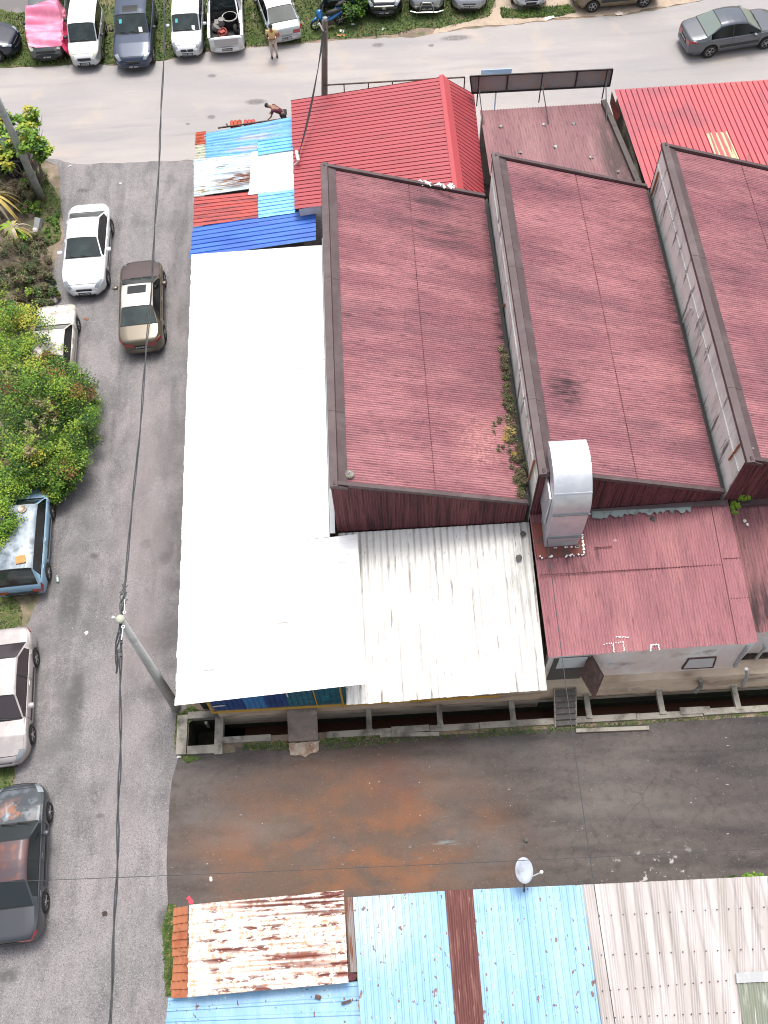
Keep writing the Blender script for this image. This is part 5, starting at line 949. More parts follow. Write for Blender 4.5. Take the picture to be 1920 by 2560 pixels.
# motorcycles
def motorcycle(label, loc, ang, body, grp='motorcycles standing on the grass'):
    t = thing('motorcycle', label, 'motorcycle', loc, ang, group=grp, world=False)
    for x in (.62, -.60):
        mb = MB(); Mx = Matrix.Translation((x, 0, .29))@Matrix.Rotation(math.pi/2, 4, 'X'); mb.lathe([(.21, -.04), (.27, -.045), (.29, 0), (.27, .045), (.21, .04)], 22, Mx); wh = build('wheel', mb, TYRE, t, smooth=True)
        mb = MB()
        for k in range(6): a = k*math.pi/3; mb.bar((x, 0, .29), (x+.22*math.cos(a), 0, .29+.22*math.sin(a)), .018)
        build('rim', mb, RIM, wh)
    def blob(nm, path, radii, M, sy=1.):
        mb = MB(); mb.tube(path, radii, 10); mb.v = [(x, y*sy, z) for x, y, z in mb.v]; build(nm, mb, M, t, smooth=True)
    blob('seat', [(-.65, 0, .78), (-.4, 0, .78), (-.05, 0, .74), (.1, 0, .68)], [.05, .12, .12, .06], BLK, 1.1)
    blob('body', [(-.7, 0, .68), (-.4, 0, .60), (-.1, 0, .45), (.15, 0, .42), (.3, 0, .5)], [.05, .12, .11, .10, .06], body, .9)
    blob('front_fairing', [(.30, 0, .45), (.42, 0, .7), (.40, 0, .95), (.36, 0, 1.02)], [.05, .17, .15, .05], body, 1.1)
    blob('front_mudguard', [(.38, 0, .52), (.62, 0, .62), (.86, 0, .48)], [.03, .07, .03], body, 1.)
    mb = MB(); mb.box((-.05, 0, .3), (.4, .22, .26)); build('engine', mb, STEELR, t)
    for s_ in (1, -1):
        mb = MB(); mb.tube([(.38, .04*s_, 1.0), (.33, .22*s_, 1.03), (.25, .36*s_, 1.0)], .018, 6); build('handlebar', mb, BLK, t)
        mb = MB(); mb.bar((.33, .2*s_, 1.03), (.36, .28*s_, 1.18), .012); mb.box((.36, .30*s_, 1.2), (.02, .12, .08)); build('rear_mirror', mb, BLK, t)
        mb = MB(); mb.bar((.62, .06*s_, .29), (.40, .06*s_, .85), .03); build('fork', mb, CHROME, t)
    mb = MB(); mb.box((.50, 0, .88), (.06, .14, .1)); build('headlight', mb, LAMP, t)
BLUM = paint('metallic blue fairing', (.01, .16, .42), .2, .25); DGM = paint('dark green fairing', (.01, .05, .04), .1, .3)
p = P(822, 66, .1); motorcycle('blue and black scooter nearest the road behind the pole top', (p[0], p[1], .03), R(195), BLUM)
p = P(868, 36, .1); motorcycle('black scooter with bright blue nose farther from the road', (p[0], p[1], .03), R(35), BLUM)
p = P(818, 8, .1); motorcycle('dark green motorcycle partly hidden at the top edge beside the bush', (p[0], p[1], .03), R(250), DGM)
p = P(835, 2, .5); vehicle('parked_car', 'dark green car almost hidden behind the motorcycles at the top edge', 'car', sp(MPV, L=3.4, W=1.4), paint('dark green paint', (.02, .05, .045), .1, .35), (p[0], p[1]+1.75, .02), R(-88), mirrors=False)
# ------------------------------------------------------------------ people
def skin_obj(name, nodes, edges, M, parent, sub=1):
    me = bpy.data.meshes.new(name); me.from_pydata([n[0] for n in nodes], edges, []); me.materials.append(M); o = bpy.data.objects.new(name, me); C.objects.link(o); o.parent = parent
    md = o.modifiers.new('s', 'SKIN'); md.use_smooth_shade = True
    for i, n in enumerate(nodes):
        r_ = n[1] if isinstance(n[1], tuple) else (n[1], n[1]); me.skin_vertices[0].data[i].radius = r_
    me.skin_vertices[0].data[0].use_root = True
    o.modifiers.new('u', 'SUBSURF').levels = sub; o.modifiers['u'].render_levels = sub
    # bake the skin into a plain mesh
    dg = bpy.context.evaluated_depsgraph_get(); m2 = bpy.data.meshes.new_from_object(o.evaluated_get(dg)); m2.name = name; o.modifiers.clear(); o.data = m2
    return o
SKIN = mat('brown skin', (.27, .14, .085), .6); HAIRM = mat('dark hair', (.02, .016, .014), .7)
def hand_chains(nodes, edges, wrist_i, wrist, d, side_v, s=1.):
    d = Vector(d).normalized(); sv_ = Vector(side_v).normalized(); pn = d.cross(sv_); w = Vector(wrist)
    nodes.append((tuple(w+d*.05), (.035, .018))); pi = len(nodes)-1; edges.append((wrist_i, pi))
    for k, (o_, L_) in enumerate(((-.03, .06), (-.01, .075), (.01, .07), (.03, .055))):
        a = w+d*.09+sv_*o_; b = a+d*L_*.5+pn*.008; c_ = b+d*L_*.35+pn*.022
        nodes += [(tuple(a), .010), (tuple(b), .009), (tuple(c_), .008)]; n = len(nodes); edges += [(pi, n-3), (n-3, n-2), (n-2, n-1)]
    a = w+d*.04+sv_*.045; b = a+d*.035+sv_*.02; nodes += [(tuple(a), .011), (tuple(b), .010)]; n = len(nodes); edges += [(pi, n-2), (n-2, n-1)]
def person(label, loc, ang, J, shirtM, trouM, hair=HAIRM, cap=None):
    t = thing('person', label, 'person', loc, ang, world=False)
    N = []; Ed = []
    def n(p, r): N.append((p, r)); return len(N)-1
    pel = n(J['pelvis'], (.13, .10)); ch = n(J['chest'], (.15, .11)); nk = n(J['neck'], .055); hd = n(J['head0'], .075); ht = n(J['head1'], .095); h2 = n(J['head2'], .07)
    Ed += [(pel, ch), (ch, nk), (nk, hd), (hd, ht), (ht, h2)]
    for s_ in ('l', 'r'):
        a = n(J['sh'+s_], .055); b = n(J['el'+s_], .042); c_ = n(J['wr'+s_], .028); Ed += [(ch, a), (a, b), (b, c_)]
        hand_chains(N, Ed, c_, J['wr'+s_], Vector(J['wr'+s_])-Vector(J['el'+s_]), (0, 1 if s_ == 'r' else -1, 0))
        a = n(J['hp'+s_], .085); b = n(J['kn'+s_], .06); c_ = n(J['an'+s_], .04); f = n(tuple(Vector(J['an'+s_])+Vector((.12, 0, -.05))), (.035, .03)); Ed += [(pel, a), (a, b), (b, c_), (c_, f)]
    skin_obj('body', N, Ed, SKIN, t)
    # clothes
    N = [(J['pelvis'], (.155, .125)), (tuple((Vector(J['pelvis'])+Vector(J['chest']))/2), (.155, .12)), (J['chest'], (.175, .13))]; Ed = [(0, 1), (1, 2)]
    for s_ in ('l', 'r'):
        k = len(N); N += [(J['sh'+s_], .08), (tuple(Vector(J['sh'+s_])*.4+Vector(J['el'+s_])*.6), .068)]; Ed += [(2, k), (k, k+1)]
    skin_obj('shirt', N, Ed, shirtM, t)
    N = [(J['pelvis'], (.15, .12))]; Ed = []
    for s_ in ('l', 'r'):
        k = len(N); N += [(J['hp'+s_], .105), (J['kn'+s_], .08), (tuple(Vector(J['an'+s_])+Vector((0, 0, .03))), .06)]; Ed += [(0, k), (k, k+1), (k+1, k+2)]
    skin_obj('trousers', N, Ed, trouM, t)
    for s_ in ('l', 'r'):
        a = Vector(J['an'+s_]); mb = MB(); mb.tube([a+Vector((-.07, 0, -.05)), a+Vector((-.02, 0, -.045)), a+Vector((.08, 0, -.055)), a+Vector((.18, 0, -.065))], [.03, .045, .045, .02], 8); build('shoe', mb, BLK, t, smooth=True)
    # head details
    hc = Vector(J['head1']); fw_ = Vector(J['face']).normalized(); upv = (hc-Vector(J['neck'])).normalized(); sd_ = upv.cross(fw_).normalized(); fw_ = sd_.cross(upv)
    Mh = Matrix((fw_, sd_, upv)).transposed().to_4x4(); Mh.translation = hc
    mb = MB(); G = []
    for i in range(9):
        a = i/8*1.75; G.append([tuple(Mh@Vector((-.015+.112*math.sin(a)*math.cos(b)*(1 if math.cos(b) < .3 else .92), .10*math.sin(a)*math.sin(b), .03+.105*math.cos(a)+(.035 if math.cos(b) > .3 and a > 1.2 else 0)))) for b in np.linspace(0, 2*math.pi, 17)])
    mb.grid(G); build('cap' if cap else 'hair', mb, cap or hair, t, smooth=True)
    mb = MB(); mb.add([tuple(Mh@Vector(p)) for p in ((.12, 0, -.025), (.09, .018, -.03), (.09, -.018, -.03), (.088, 0, .02))], [(0, 1, 3), (0, 3, 2), (0, 2, 1)]); build('nose', mb, SKIN, t)
    for s_ in (1, -1):
        mb = MB(); mb.lathe([(.012, 0), (.0, .006)], 8, Mh@Matrix.Translation((.088, s_*.032, .012))@Matrix.Rotation(math.pi/2, 4, 'Y')); build('eye', mb, BLK, t)
        mb = MB(); mb.lathe([(.022, -.006), (.026, .0), (.012, .008), (.0, .008)], 8, Mh@Matrix.Translation((0, s_*.092, -.005))@Matrix.Rotation(s_*-math.pi/2, 4, 'X')); build('ear', mb, SKIN, t)
    mb = MB(); mb.box(Mh@Vector((.085, 0, -.058)), (.01, .045, .01), M=Mh.to_3x3()); build('mouth', mb, mat('lips', (.2, .07, .06), .6), t)
    return t
YSH = mat('pale yellow shirt', (.66, .47, .22), .8); PNT = mat('pale pinkish trousers', (.50, .42, .38), .85); MSH = mat('maroon shirt', (.09, .015, .035), .85); DPT = mat('dark trousers', (.025, .03, .035), .85)
J = dict(pelvis=(0, 0, .92), chest=(.02, 0, 1.28), neck=(.04, 0, 1.45), head0=(.07, 0, 1.52), head1=(.09, 0, 1.60), head2=(.09, 0, 1.67), face=(1, 0, -.35),
         shl=(.02, .19, 1.38), ell=(.04, .27, 1.10), wrl=(.24, .12, 1.0), shr=(.02, -.19, 1.38), elr=(.04, -.27, 1.10), wrr=(.24, -.10, 1.0),
         hpl=(0, .09, .86), knl=(.02, .11, .48), anl=(-.02, .12, .09), hpr=(0, -.09, .86), knr=(.02, -.11, .48), anr=(0, -.13, .09))
p = P(687, 142, 0); person('man in pale yellow shirt and light trousers standing at the road edge', (p[0], p[1], .01), R(-85), J, YSH, PNT)
pp = (p[0], p[1])
mb = MB(); mb.box((0, 0, 0), (.14, .2, .02)); o = solo('held_box', mb, mat('dark box', (.09, .07, .065), .5), 'small dark flat box held by the man in the yellow shirt', 'box'); o.location = (p[0]+.02, p[1]-.34, 1.02); o.rotation_euler = (.3, 0, 0)
J = dict(pelvis=(-.05, 0, .88), chest=(.30, 0, 1.12), neck=(.46, 0, 1.20), head0=(.53, 0, 1.22), head1=(.60, 0, 1.25), head2=(.66, 0, 1.27), face=(.6, 0, -1),
         shl=(.38, .19, 1.14), ell=(.45, .30, .90), wrl=(.60, .22, .72), shr=(.38, -.19, 1.12), elr=(.30, -.28, .88), wrr=(.48, -.18, .80),
         hpl=(-.05, .09, .84), knl=(.05, .12, .46), anl=(-.05, .13, .09), hpr=(-.05, -.09, .84), knr=(-.10, -.12, .46), anr=(-.22, -.13, .09))
p = P(705, 284, .85); person('man in maroon shirt and dark cap bending forward behind the patchwork stall', (p[0], p[1], .01), R(175), J, MSH, DPT, cap=mat('dark cap', (.012, .022, .035), .8))
mb = MB(); mb.box((0, 0, 0), (.2, .16, .06)); mb.box((.02, .03, .05), (.12, .1, .05)); o = solo('white_parcel', mb, PAPER, 'small white bundle held by the bending man in the maroon shirt', 'bundle'); o.location = P(694, 303, .85)
# ------------------------------------------------------------------ plants
def LM(n, c, r=.65): 
    M = mat(n, c, r, spec=.3); b = M.node_tree.nodes['Principled BSDF']; b.inputs['Subsurface Weight'].default_value = 0; return M
LV = dict(lime=LM('leaf lime', (.23, .34, .035)), mid=LM('leaf mid green', (.105, .215, .022)), dark=LM('leaf dark green', (.028, .075, .012)), yel=LM('leaf yellow', (.40, .36, .05)), rust=LM('leaf russet', (.22, .10, .045)), olive=LM('leaf olive', (.10, .105, .045)), dry=LM('dry leaf', (.26, .21, .12)), brown=LM('brown leaf', (.10, .075, .045)), gold=LM('golden frond', (.55, .42, .13)), pale=LM('pale dead frond', (.42, .36, .26)), flower=LM('white flower', (.8, .8, .8)))
BARK = mat('bark', (.16, .13, .10), .9, layers=[((.27, .24, .19), 6, .5, .65, {})])
def leaves(clumps, n, size, cols, seed, flat=.5, shell=.55, nclump=26, csz=.38):
    """many small folded leaves in clusters spread through the crown volume; cols = [(key, weight)]"""
    g = np.random.default_rng(seed); keys = [k for k, _ in cols]; wts = np.array([w_ for _, w_ in cols], float); wts /= wts.sum()
    C_ = []; R_ = []; K_ = []
    for (c, rr) in clumps:
        m_ = max(4, int(nclump)); d = g.normal(size=(m_, 3)); d /= np.linalg.norm(d, axis=1)[:, None]; rad = shell+(1-shell)*g.random(m_); p = np.array(c)+d*rad[:, None]*np.array(rr)
        p = p[p[:, 2] > .05]; C_.append(p); R_ += [min(rr)*csz]*len(p)
    C_ = np.concatenate(C_); R_ = np.array(R_); CK = g.choice(len(keys), size=len(C_), p=wts)
    ci = g.integers(0, len(C_), n); off = g.normal(size=(n, 3)); off /= np.linalg.norm(off, axis=1)[:, None]; off *= (g.random(n)**.45)[:, None]; off[:, 2] *= .75
    pos = C_[ci]+off*R_[ci][:, None]*(1+.5*g.random(n)[:, None]); pos[:, 2] = np.maximum(pos[:, 2], .04)
    kk = np.where(g.random(n) < .62, CK[ci], g.choice(len(keys), size=n, p=wts))
    yaw = g.random(n)*2*np.pi; pit = (g.random(n)-.35)*1.3; s = size*(.6+.8*g.random(n))
    f = np.stack([np.cos(yaw)*np.cos(pit), np.sin(yaw)*np.cos(pit), -np.sin(pit)], 1); sd_ = np.stack([-np.sin(yaw), np.cos(yaw), (g.random(n)-.5)*flat], 1); up_ = np.cross(f, sd_)
    a = pos; b = pos+f*s[:, None]*.5+sd_*s[:, None]*.32+up_*s[:, None]*.08; c = pos+f*s[:, None]; d = pos+f*s[:, None]*.5-sd_*s[:, None]*.32+up_*s[:, None]*.08
    V = np.stack([a, b, c, d], 1).reshape(-1, 3)
    mb = MB(); mb.v = V.tolist(); mb.f = [(4*i, 4*i+1, 4*i+2, 4*i+3) for i in range(n)]; mb.m = kk.tolist(); return mb, [LV[k] for k in keys]
def twigs(base, tips, r0, seed, mb=None, kink=.15, n=5):
    mb = mb or MB(); r = random.Random(seed)
    for tp_ in tips:
        a, b = Vector(base), Vector(tp_); pts = []
        for i in range(n+1):
            t = i/n; p = a.lerp(b, t); pts.append((p.x+r.uniform(-kink, kink)*(0 < i), p.y+r.uniform(-kink, kink)*(0 < i), p.z+r.uniform(-kink, kink)*.5*(0 < i)))
        mb.tube(pts, [r0*(1-.8*i/n) for i in range(n+1)], 5)
    return mb
def shrub(name, label, cat, clumps, n, size, cols, seed, tips=9, group=None, r0=.035, **kw):
    c0 = np.mean([c for c, _ in clumps], axis=0); base = (float(c0[0]), float(c0[1]), 0.)
    t = thing(name, label, cat, base, group=group)
    mb, ms_ = leaves(clumps, n, size, cols, seed, **kw); build('foliage', mb, ms_, t)
    r = random.Random(seed); tp_ = []
    for i in range(tips):
        c, rr = r.choice(clumps); tp_.append((c[0]+r.uniform(-.9, .9)*rr[0], c[1]+r.uniform(-.9, .9)*rr[1], max(.1, c[2]+r.uniform(.0, 1.)*rr[2])))
    build('stems', twigs(base, tp_, r0, seed), BARK, t); return t
def cl(u, v, z, rx, ry, rz): p = P(u, v, z); return ((p[0], p[1], z), (rx, ry, rz))
GB = 'green bushes crowding the left verge'
shrub('bush', 'yellow green bush with tiny white flowers growing over the derelict white car', 'bush', [cl(50, 835, 1.2, 1.3, 1.1, .8), cl(105, 880, 1.2, .7, .9, .6), cl(5, 880, 1.3, 1.1, 1.2, .9), cl(20, 795, .9, 1.2, .7, .6)], 21000, .07, [('lime', 3.4), ('mid', 3.2), ('yel', 1.2), ('dark', 2), ('rust', .3)], 1, group=GB)
shrub('bush', 'large leafy bush bulging furthest over the side road', 'bush', [cl(125, 985, 1.4, 1.3, 1.5, 1.0), cl(195, 990, 1.0, .75, 1.0, .7), cl(180, 1070, 1.0, .95, 1.0, .8), cl(60, 1000, 1.6, 1.2, 1.4, 1.0), cl(140, 930, 1.1, .8, .8, .6)], 36000, .07, [('mid', 4.5), ('lime', 1.6), ('dark', 3.4), ('rust', .4), ('yel', .3)], 2, group=GB, tips=16)
shrub('bush', 'dark green bush with red brown twigs in front of the blue estate car', 'bush', [cl(120, 1150, 1.2, 1.2, 1.1, .9), cl(165, 1180, .8, .6, .7, .6), cl(40, 1130, 1.3, 1.2, 1.1, .9), cl(60, 1200, 1.1, 1.1, .6, .8), cl(140, 1225, .7, .5, .4, .5)], 29000, .07, [('mid', 3.8), ('dark', 3.6), ('lime', 1.4), ('yel', .3), ('rust', .3)], 3, group=GB, tips=12)
shrub('bush', 'bright green bush leaning over the left side of the blue estate roof', 'bush', [cl(0, 1290, 1.7, .6, .8, .6), cl(-20, 1360, 1.4, .5, .6, .5), cl(-20, 1220, 1.6, 1.0, .9, .8)], 12000, .07, [('lime', 3), ('mid', 4), ('dark', 1.5)], 4, group=GB, tips=5)
shrub('vine_bush', 'pale climbing vine sprawling over the middle of the bushes', 'vine', [cl(100, 1060, 2.3, .6, 1.5, .25), cl(30, 940, 2.1, .8, .5, .25)], 2200, .07, [('olive', 2), ('dry', 2), ('lime', 1)], 5, tips=14, r0=.02)
tr = shrub('small_tree', 'small tree with bright leaves growing over the black car beside the pole', 'tree', [cl(75, 300, 3.0, .5, .6, .35), cl(45, 330, 3.0, .7, .6, .4), cl(85, 345, 2.8, .5, .5, .35), cl(15, 365, 2.8, .8, .7, .45), cl(95, 378, 2.5, .5, .35, .3), cl(8, 310, 2.7, .5, .5, .4), cl(5, 400, 2.4, .5, .4, .3)], 3000, .17, [('mid', 3), ('lime', 3), ('yel', .7), ('dark', 1)], 6, tips=16, nclump=8, csz=.5)
shrub('weed', 'low green weed at the foot of the leaning pole', 'weed', [cl(80, 440, .35, .4, .35, .25), cl(66, 452, .4, .3, .25, .25)], 900, .09, [('mid', 3), ('dark', 2)], 7, tips=4, r0=.01)
DR = 'dry scrub between tree and bushes'
shrub('scrub', 'grey brown dry scrub heap beside the leaning pole', 'scrub', [cl(40, 450, .35, 1.5, .9, .3), cl(20, 480, .45, 1.4, .8, .35), cl(70, 500, .2, .8, .8, .2)], 13000, .07, [('olive', 4), ('brown', 4), ('dry', .8), ('dark', 1)], 8, group=DR, tips=26, r0=.014)
shrub('scrub', 'tangled dead branches left of the white saloon', 'scrub', [cl(80, 660, .35, 1.1, 1.1, .3), cl(20, 640, .5, 1.3, 1.2, .45), cl(75, 610, .25, .7, .7, .25), cl(100, 700, .25, .6, .8, .25)], 17000, .06, [('brown', 4), ('olive', 4), ('dry', .6), ('dark', 2.6)], 9, group=DR, tips=80, r0=.018)
shrub('scrub', 'dull olive scrub with a few lime leaves above the derelict car', 'scrub', [cl(60, 745, .4, 1.5, .8, .35), cl(10, 700, .5, 1.2, 1.0, .4), cl(110, 738, .3, .7, .5, .25)], 15000, .07, [('olive', 4), ('brown', 2.5), ('dark', 2.5), ('lime', .8), ('dry', .8)], 10, group=DR, tips=22, r0=.014)
shrub('weed', 'fresh green weeds beside the broken concrete post', 'weed', [cl(75, 520, .3, .55, .4, .2), cl(130, 560, .12, .35, .8, .1), cl(40, 590, .45, .7, .4, .3)], 3200, .06, [('mid', 3), ('dark', 3), ('lime', 1)], 11, tips=5, r0=.01)
def palm(label, u, v, z, n, L, seed, cols):
    base = P(u, v, 0); t = thing('palm_clump', label, 'palm', base); r = random.Random(seed); mb = MB(); mid = P(u, v, z)
    for i in range(n):
        a = r.uniform(0, 6.28); l = L*r.uniform(.5, 1.1); dr_ = r.uniform(.4, 1.0); w_ = r.uniform(.03, .07); G = []
        for k in range(7):
            q = k/6; x, y, zz = base[0]+math.cos(a)*l*q, base[1]+math.sin(a)*l*q, z*(1-.0)*(1)-dr_*z*q*q+.15*math.sin(q*3); ww = w_*math.sin(math.pi*(q*.9+.08)); G.append([(x-math.sin(a)*ww, y+math.cos(a)*ww, max(zz, .03)), (x+math.sin(a)*ww, y-math.cos(a)*ww, max(zz, .03)+.02)])
        o = len(mb.f); mb.grid(G, r.choice(range(len(cols))))
    build('fronds', mb, [LV[c] for c in cols], t); mb = MB(); mb.tube([base, (base[0], base[1], z)], [.09, .05], 8); build('stem', mb, BARK, t)
palm('golden yellow dry palm clump at the left edge of the scrub', 5, 545, 1.3, 60, 1.1, 1, ['gold', 'gold', 'pale', 'dry'])
palm('small pale dry palm tuft in the scrub left of the white saloon', 50, 600, .7, 34, .9, 2, ['pale', 'dry', 'gold', 'lime'])
shrub('bush', 'dense dark green bush at the top edge beside the motorcycles', 'bush', [cl(885, 8, .8, .5, .8, .6), cl(900, -20, .9, .8, .8, .7)], 3000, .12, [('mid', 3), ('dark', 3)], 12, tips=4)
# plants rooted in the roof gutters
def roof_plants():
    t = thing('roof_weeds', 'dry grass and moss growing in the roof gutter beside the grey wall', 'weeds', (4.2, 16, 4.5)); 
    cls_ = []
    for u, v, s_ in ((1262, 890, .10), (1268, 930, .12), (1272, 980, .16), (1276, 1010, .18), (1283, 1050, .2), (1284, 1090, .24), (1290, 1130, .26), (1298, 1160, .26), (1302, 1195, .2), (1308, 1225, .12)):
        p = AT(u, v, 4.55); cls_.append(((p[0]-.05, p[1], 4.60), (s_, .35, .1)))
    mb, ms_ = leaves(cls_, 8000, .045, [('olive', 3.5), ('brown', 4), ('dry', 1), ('dark', 1)], 21, nclump=12, csz=.9); build('foliage', mb, ms_, t)
    mb = MB(); r = random.Random(4)
    for u, v, s_ in ((1272, 1082, .26), (1262, 1102, .14), (1283, 1140, .12)):
        p = AT(u, v, 4.6)
        for i in range(70):
            a = r.uniform(0, 6.28); l = s_*r.uniform(.5, 1.1); mb.add([(p[0]-.012*math.sin(a), p[1]+.012*math.cos(a), 4.62), (p[0]+.012*math.sin(a), p[1]-.012*math.cos(a), 4.62), (p[0]+l*math.cos(a), p[1]+l*math.sin(a), 4.66+r.uniform(0, .15))], [(0, 1, 2)])
    build('grass_tuft', mb, LV['gold'], t)
    cls_ = [((AT(u, v, 4.75)[0], AT(u, v, 4.75)[1], 4.72), (s_, s_*1.2, .05)) for u, v, s_ in ((1240, 1060, .16), (1252, 1120, .15), (1232, 1080, .12), (1215, 1100, .10), (1250, 1050, .12))]
    mb, ms_ = leaves(cls_, 1100, .04, [('dark', 1.5), ('brown', 4), ('olive', 2)], 22, nclump=9, csz=.6); build('moss', mb, ms_, t)
roof_plants()
shrub('fern', 'bright green fern sprouting from the wall corner between two lower roofs', 'fern', [(AT(1838, 1268, 3.95), (.12, .22, .08)), (AT(1860, 1242, 4.15), (.2, .12, .1))], 500, .08, [('mid', 2), ('lime', 3)], 23, tips=0, nclump=6)
shrub('weed', 'green weed growing at the edge of the cream roof', 'weed', [cl(1885, 2193, .3, .3, .12, .15)], 350, .09, [('mid', 3), ('lime', 1)], 24, tips=2, r0=.008)

# ------------------------------------------------------------------ poles and cables
PCON = mat('pale concrete pole', (.40, .41, .40), .85, layers=[((.30, .31, .31), 3, .5, .65, {}), ((.2, .24, .2), 2, .62, .72, dict(k=.6))], bump=.2)
PWOOD = mat('weathered dark pole', (.13, .105, .09), .9, layers=[((.2, .17, .15), 4, .5, .65, dict(s=(1, 1, .3)))])
CAB = mat('black cable', (.035, .04, .045), .5); INS = mat('white insulator', (.75, .74, .70), .4)
b1 = P(103, 493, 0); mb = MB(); mb.tube([b1, (b1[0], b1[1], 8.5)], [.17, .11], 18); t = thing('utility_pole', 'tall grey pole rising through the small tree at top left', 'pole', (b1[0], b1[1], 0)); build('pole', mb, PCON, t, smooth=True)
hb = (-7.03, 9.42); h2 = 7.35; tp2 = (-6.86, 9.50, h2)
t = thing('utility_pole', 'tall grey concrete pole at the corner of the white roof', 'pole', (hb[0], hb[1], 0)); mb = MB(); mb.tube([(hb[0], hb[1], 0), tp2], [.16, .10], 18); build('pole', mb, PCON, t, smooth=True)
mb = MB(); mb.lathe([(.11, 0), (.12, .06), (.06, .1), (.0, .11)], 14, Matrix.Translation((tp2[0], tp2[1], h2-.02))); build('pole_cap', mb, mat('pale lichened cap', (.42, .43, .35), .8), t, smooth=True)
mb = MB(); mb.lathe([(.05, 0), (.05, .06), (.03, .12), (0, .12)], 10, Matrix.Translation((tp2[0]-.18, tp2[1]+.05, h2-.05))); mb.bar((tp2[0]-.2, tp2[1]+.05, h2-.05), (tp2[0], tp2[1], h2-.05), .03); build('insulator', mb, INS, t)
for s_ in (1, -1):
    mb = MB(); mb.tube([(tp2[0]+.08+.035*math.cos(a), tp2[1]+s_*.2+.035*math.sin(a), h2-.02) for a in np.linspace(0, 6.28, 13)], .012, 6); mb.tube([(tp2[0]+.08, tp2[1]+s_*.24, h2-.02), (tp2[0]+.06, tp2[1]+s_*.55, h2-.03)], .012, 6); build('tension_hook', mb, INS, t)
b3 = (-1.32, 33.55); tp3 = (-1.16, 33.54, 6.9)
t = thing('utility_pole', 'dark weathered pole standing behind the red gable roof', 'pole', (b3[0], b3[1], 0)); mb = MB(); mb.tube([(-1.60, b3[1], 0), (-1.44, 33.55, 3.6), tp3], [.15, .13, .11], 14); build('pole', mb, PWOOD, t, smooth=True)
mb = MB(); mb.lathe([(.06, -.02), (.07, .06), (.09, .12), (0, .15)], 12, Matrix.Translation((tp3[0]+.02, tp3[1], 6.9))); build('pole_cap', mb, PCON, t, smooth=True)
mb = MB(); mb.tube([(tp3[0]-.22, 33.5, 6.85), (tp3[0]-.1, 33.45, 6.6), (tp3[0], 33.45, 6.5)], .035, 8); build('insulator', mb, INS, t)
def cable(label, a, b, sag, r, grp=None, n=40, wob=.0, strands=1, name='cable', M=None, seed=1):
    mb = MB(); rr = random.Random(seed)
    for s_ in range(strands):
        ph = s_*2.1; pts = []
        for i in range(n+1):
            q = i/n; p = Vector(a).lerp(Vector(b), q); off = (.02+wob)*math.sin(q*n*.55+ph) if strands > 1 else 0
            pts.append((p.x+off+rr.uniform(-wob, wob), p.y, p.z-4*sag*q*(1-q)+(.02*math.cos(q*n*.55+ph) if strands > 1 else 0)))
        mb.tube(pts, r, 6)
    return solo(name, mb, M or CAB, label, 'cable', grp, smooth=True)
GC = 'overhead cables'
nA = P(416, -140, 7.0)
cable('thick black cable running from the concrete pole up to the top edge', (tp2[0], tp2[1], h2-.04), nA, .9, .017, GC, 60, .006, 2)
cable('thick black cable running from the concrete pole down to the bottom edge', (tp2[0], tp2[1], h2-.04), P(262, 2760, 6.6), .35, .017, GC, 44, .006, 2, seed=2)
for sgn, lb in ((1, 'tangled black cable joints hanging just above the top of the concrete pole'), (-1, 'tangled black cable joints hanging just below the top of the concrete pole')):
    mb = MB(); r = random.Random(5+sgn)
    for k in range(6):
        pts = []; ph = r.uniform(0, 6)
        for i in range(9):
            q = i/8; pts.append((tp2[0]-.02+(.075*math.sin(q*math.pi))*math.sin(ph+q*5)+r.uniform(-.015, .015), tp2[1]+sgn*(.10+q*(.95 if sgn > 0 else 1.3)), h2-.06-.05*q+.06*math.cos(ph+q*4)*math.sin(q*3.14)))
        mb.tube(pts, .014, 5)
    for k in range(7):
        q = r.uniform(.25, .9); mb.box((tp2[0]+r.uniform(-.06, .06), tp2[1]+sgn*q*1.1, h2-.1), (.05, .09, .05), rz=r.uniform(-.6, .6)); mb.bar((tp2[0], tp2[1]+sgn*q, h2-.1), (tp2[0]+r.uniform(-.12, .12), tp2[1]+sgn*(q+.1), h2-.1), .018)
    solo('cable_joint', mb, CAB, lb, 'cable joint', 'cable joints beside the pole top')
brk = AT(744, 392, 4.05)
for k in range(4):
    cable(['black drop wire from dark pole to white bracket, leftmost of four', 'black drop wire from dark pole to white bracket, second from left of four', 'black drop wire from dark pole to white bracket, third from left of four', 'black drop wire from dark pole to white bracket, rightmost of four'][k], (tp3[0]-.12+.05*k, 33.45, 6.5+.06*k), (brk[0]+.015*k, brk[1], 4.1), .12+.16*(3-k), .013, 'drop wires from the dark pole', 24)
t = thing('service_bracket', 'small white bracket tube at the left edge of the red gable roof', 'bracket', (brk[0], brk[1], 4)); a, b = AT(746, 402, 4.1), AT(741, 378, 4.1); mb = MB(); mb.tube([a, b], .06, 10); build('tube', mb, INS, t); mb = MB(); mb.bar(a, (a[0]-.2, a[1], 3.9), .03); build('arm', mb, INS, t)
cable('thin wire crossing the side road and the yard near the bottom', P(-60, 2207, 4.6), P(1990, 2118, 5.2), .25, .008, GC, 30)
cable('thin wire running from the silver duct across the yard to the bottom edge', AT(1352, 1215, 4.2), P(1550, 2640, 5.5), .4, .012, GC, 40)
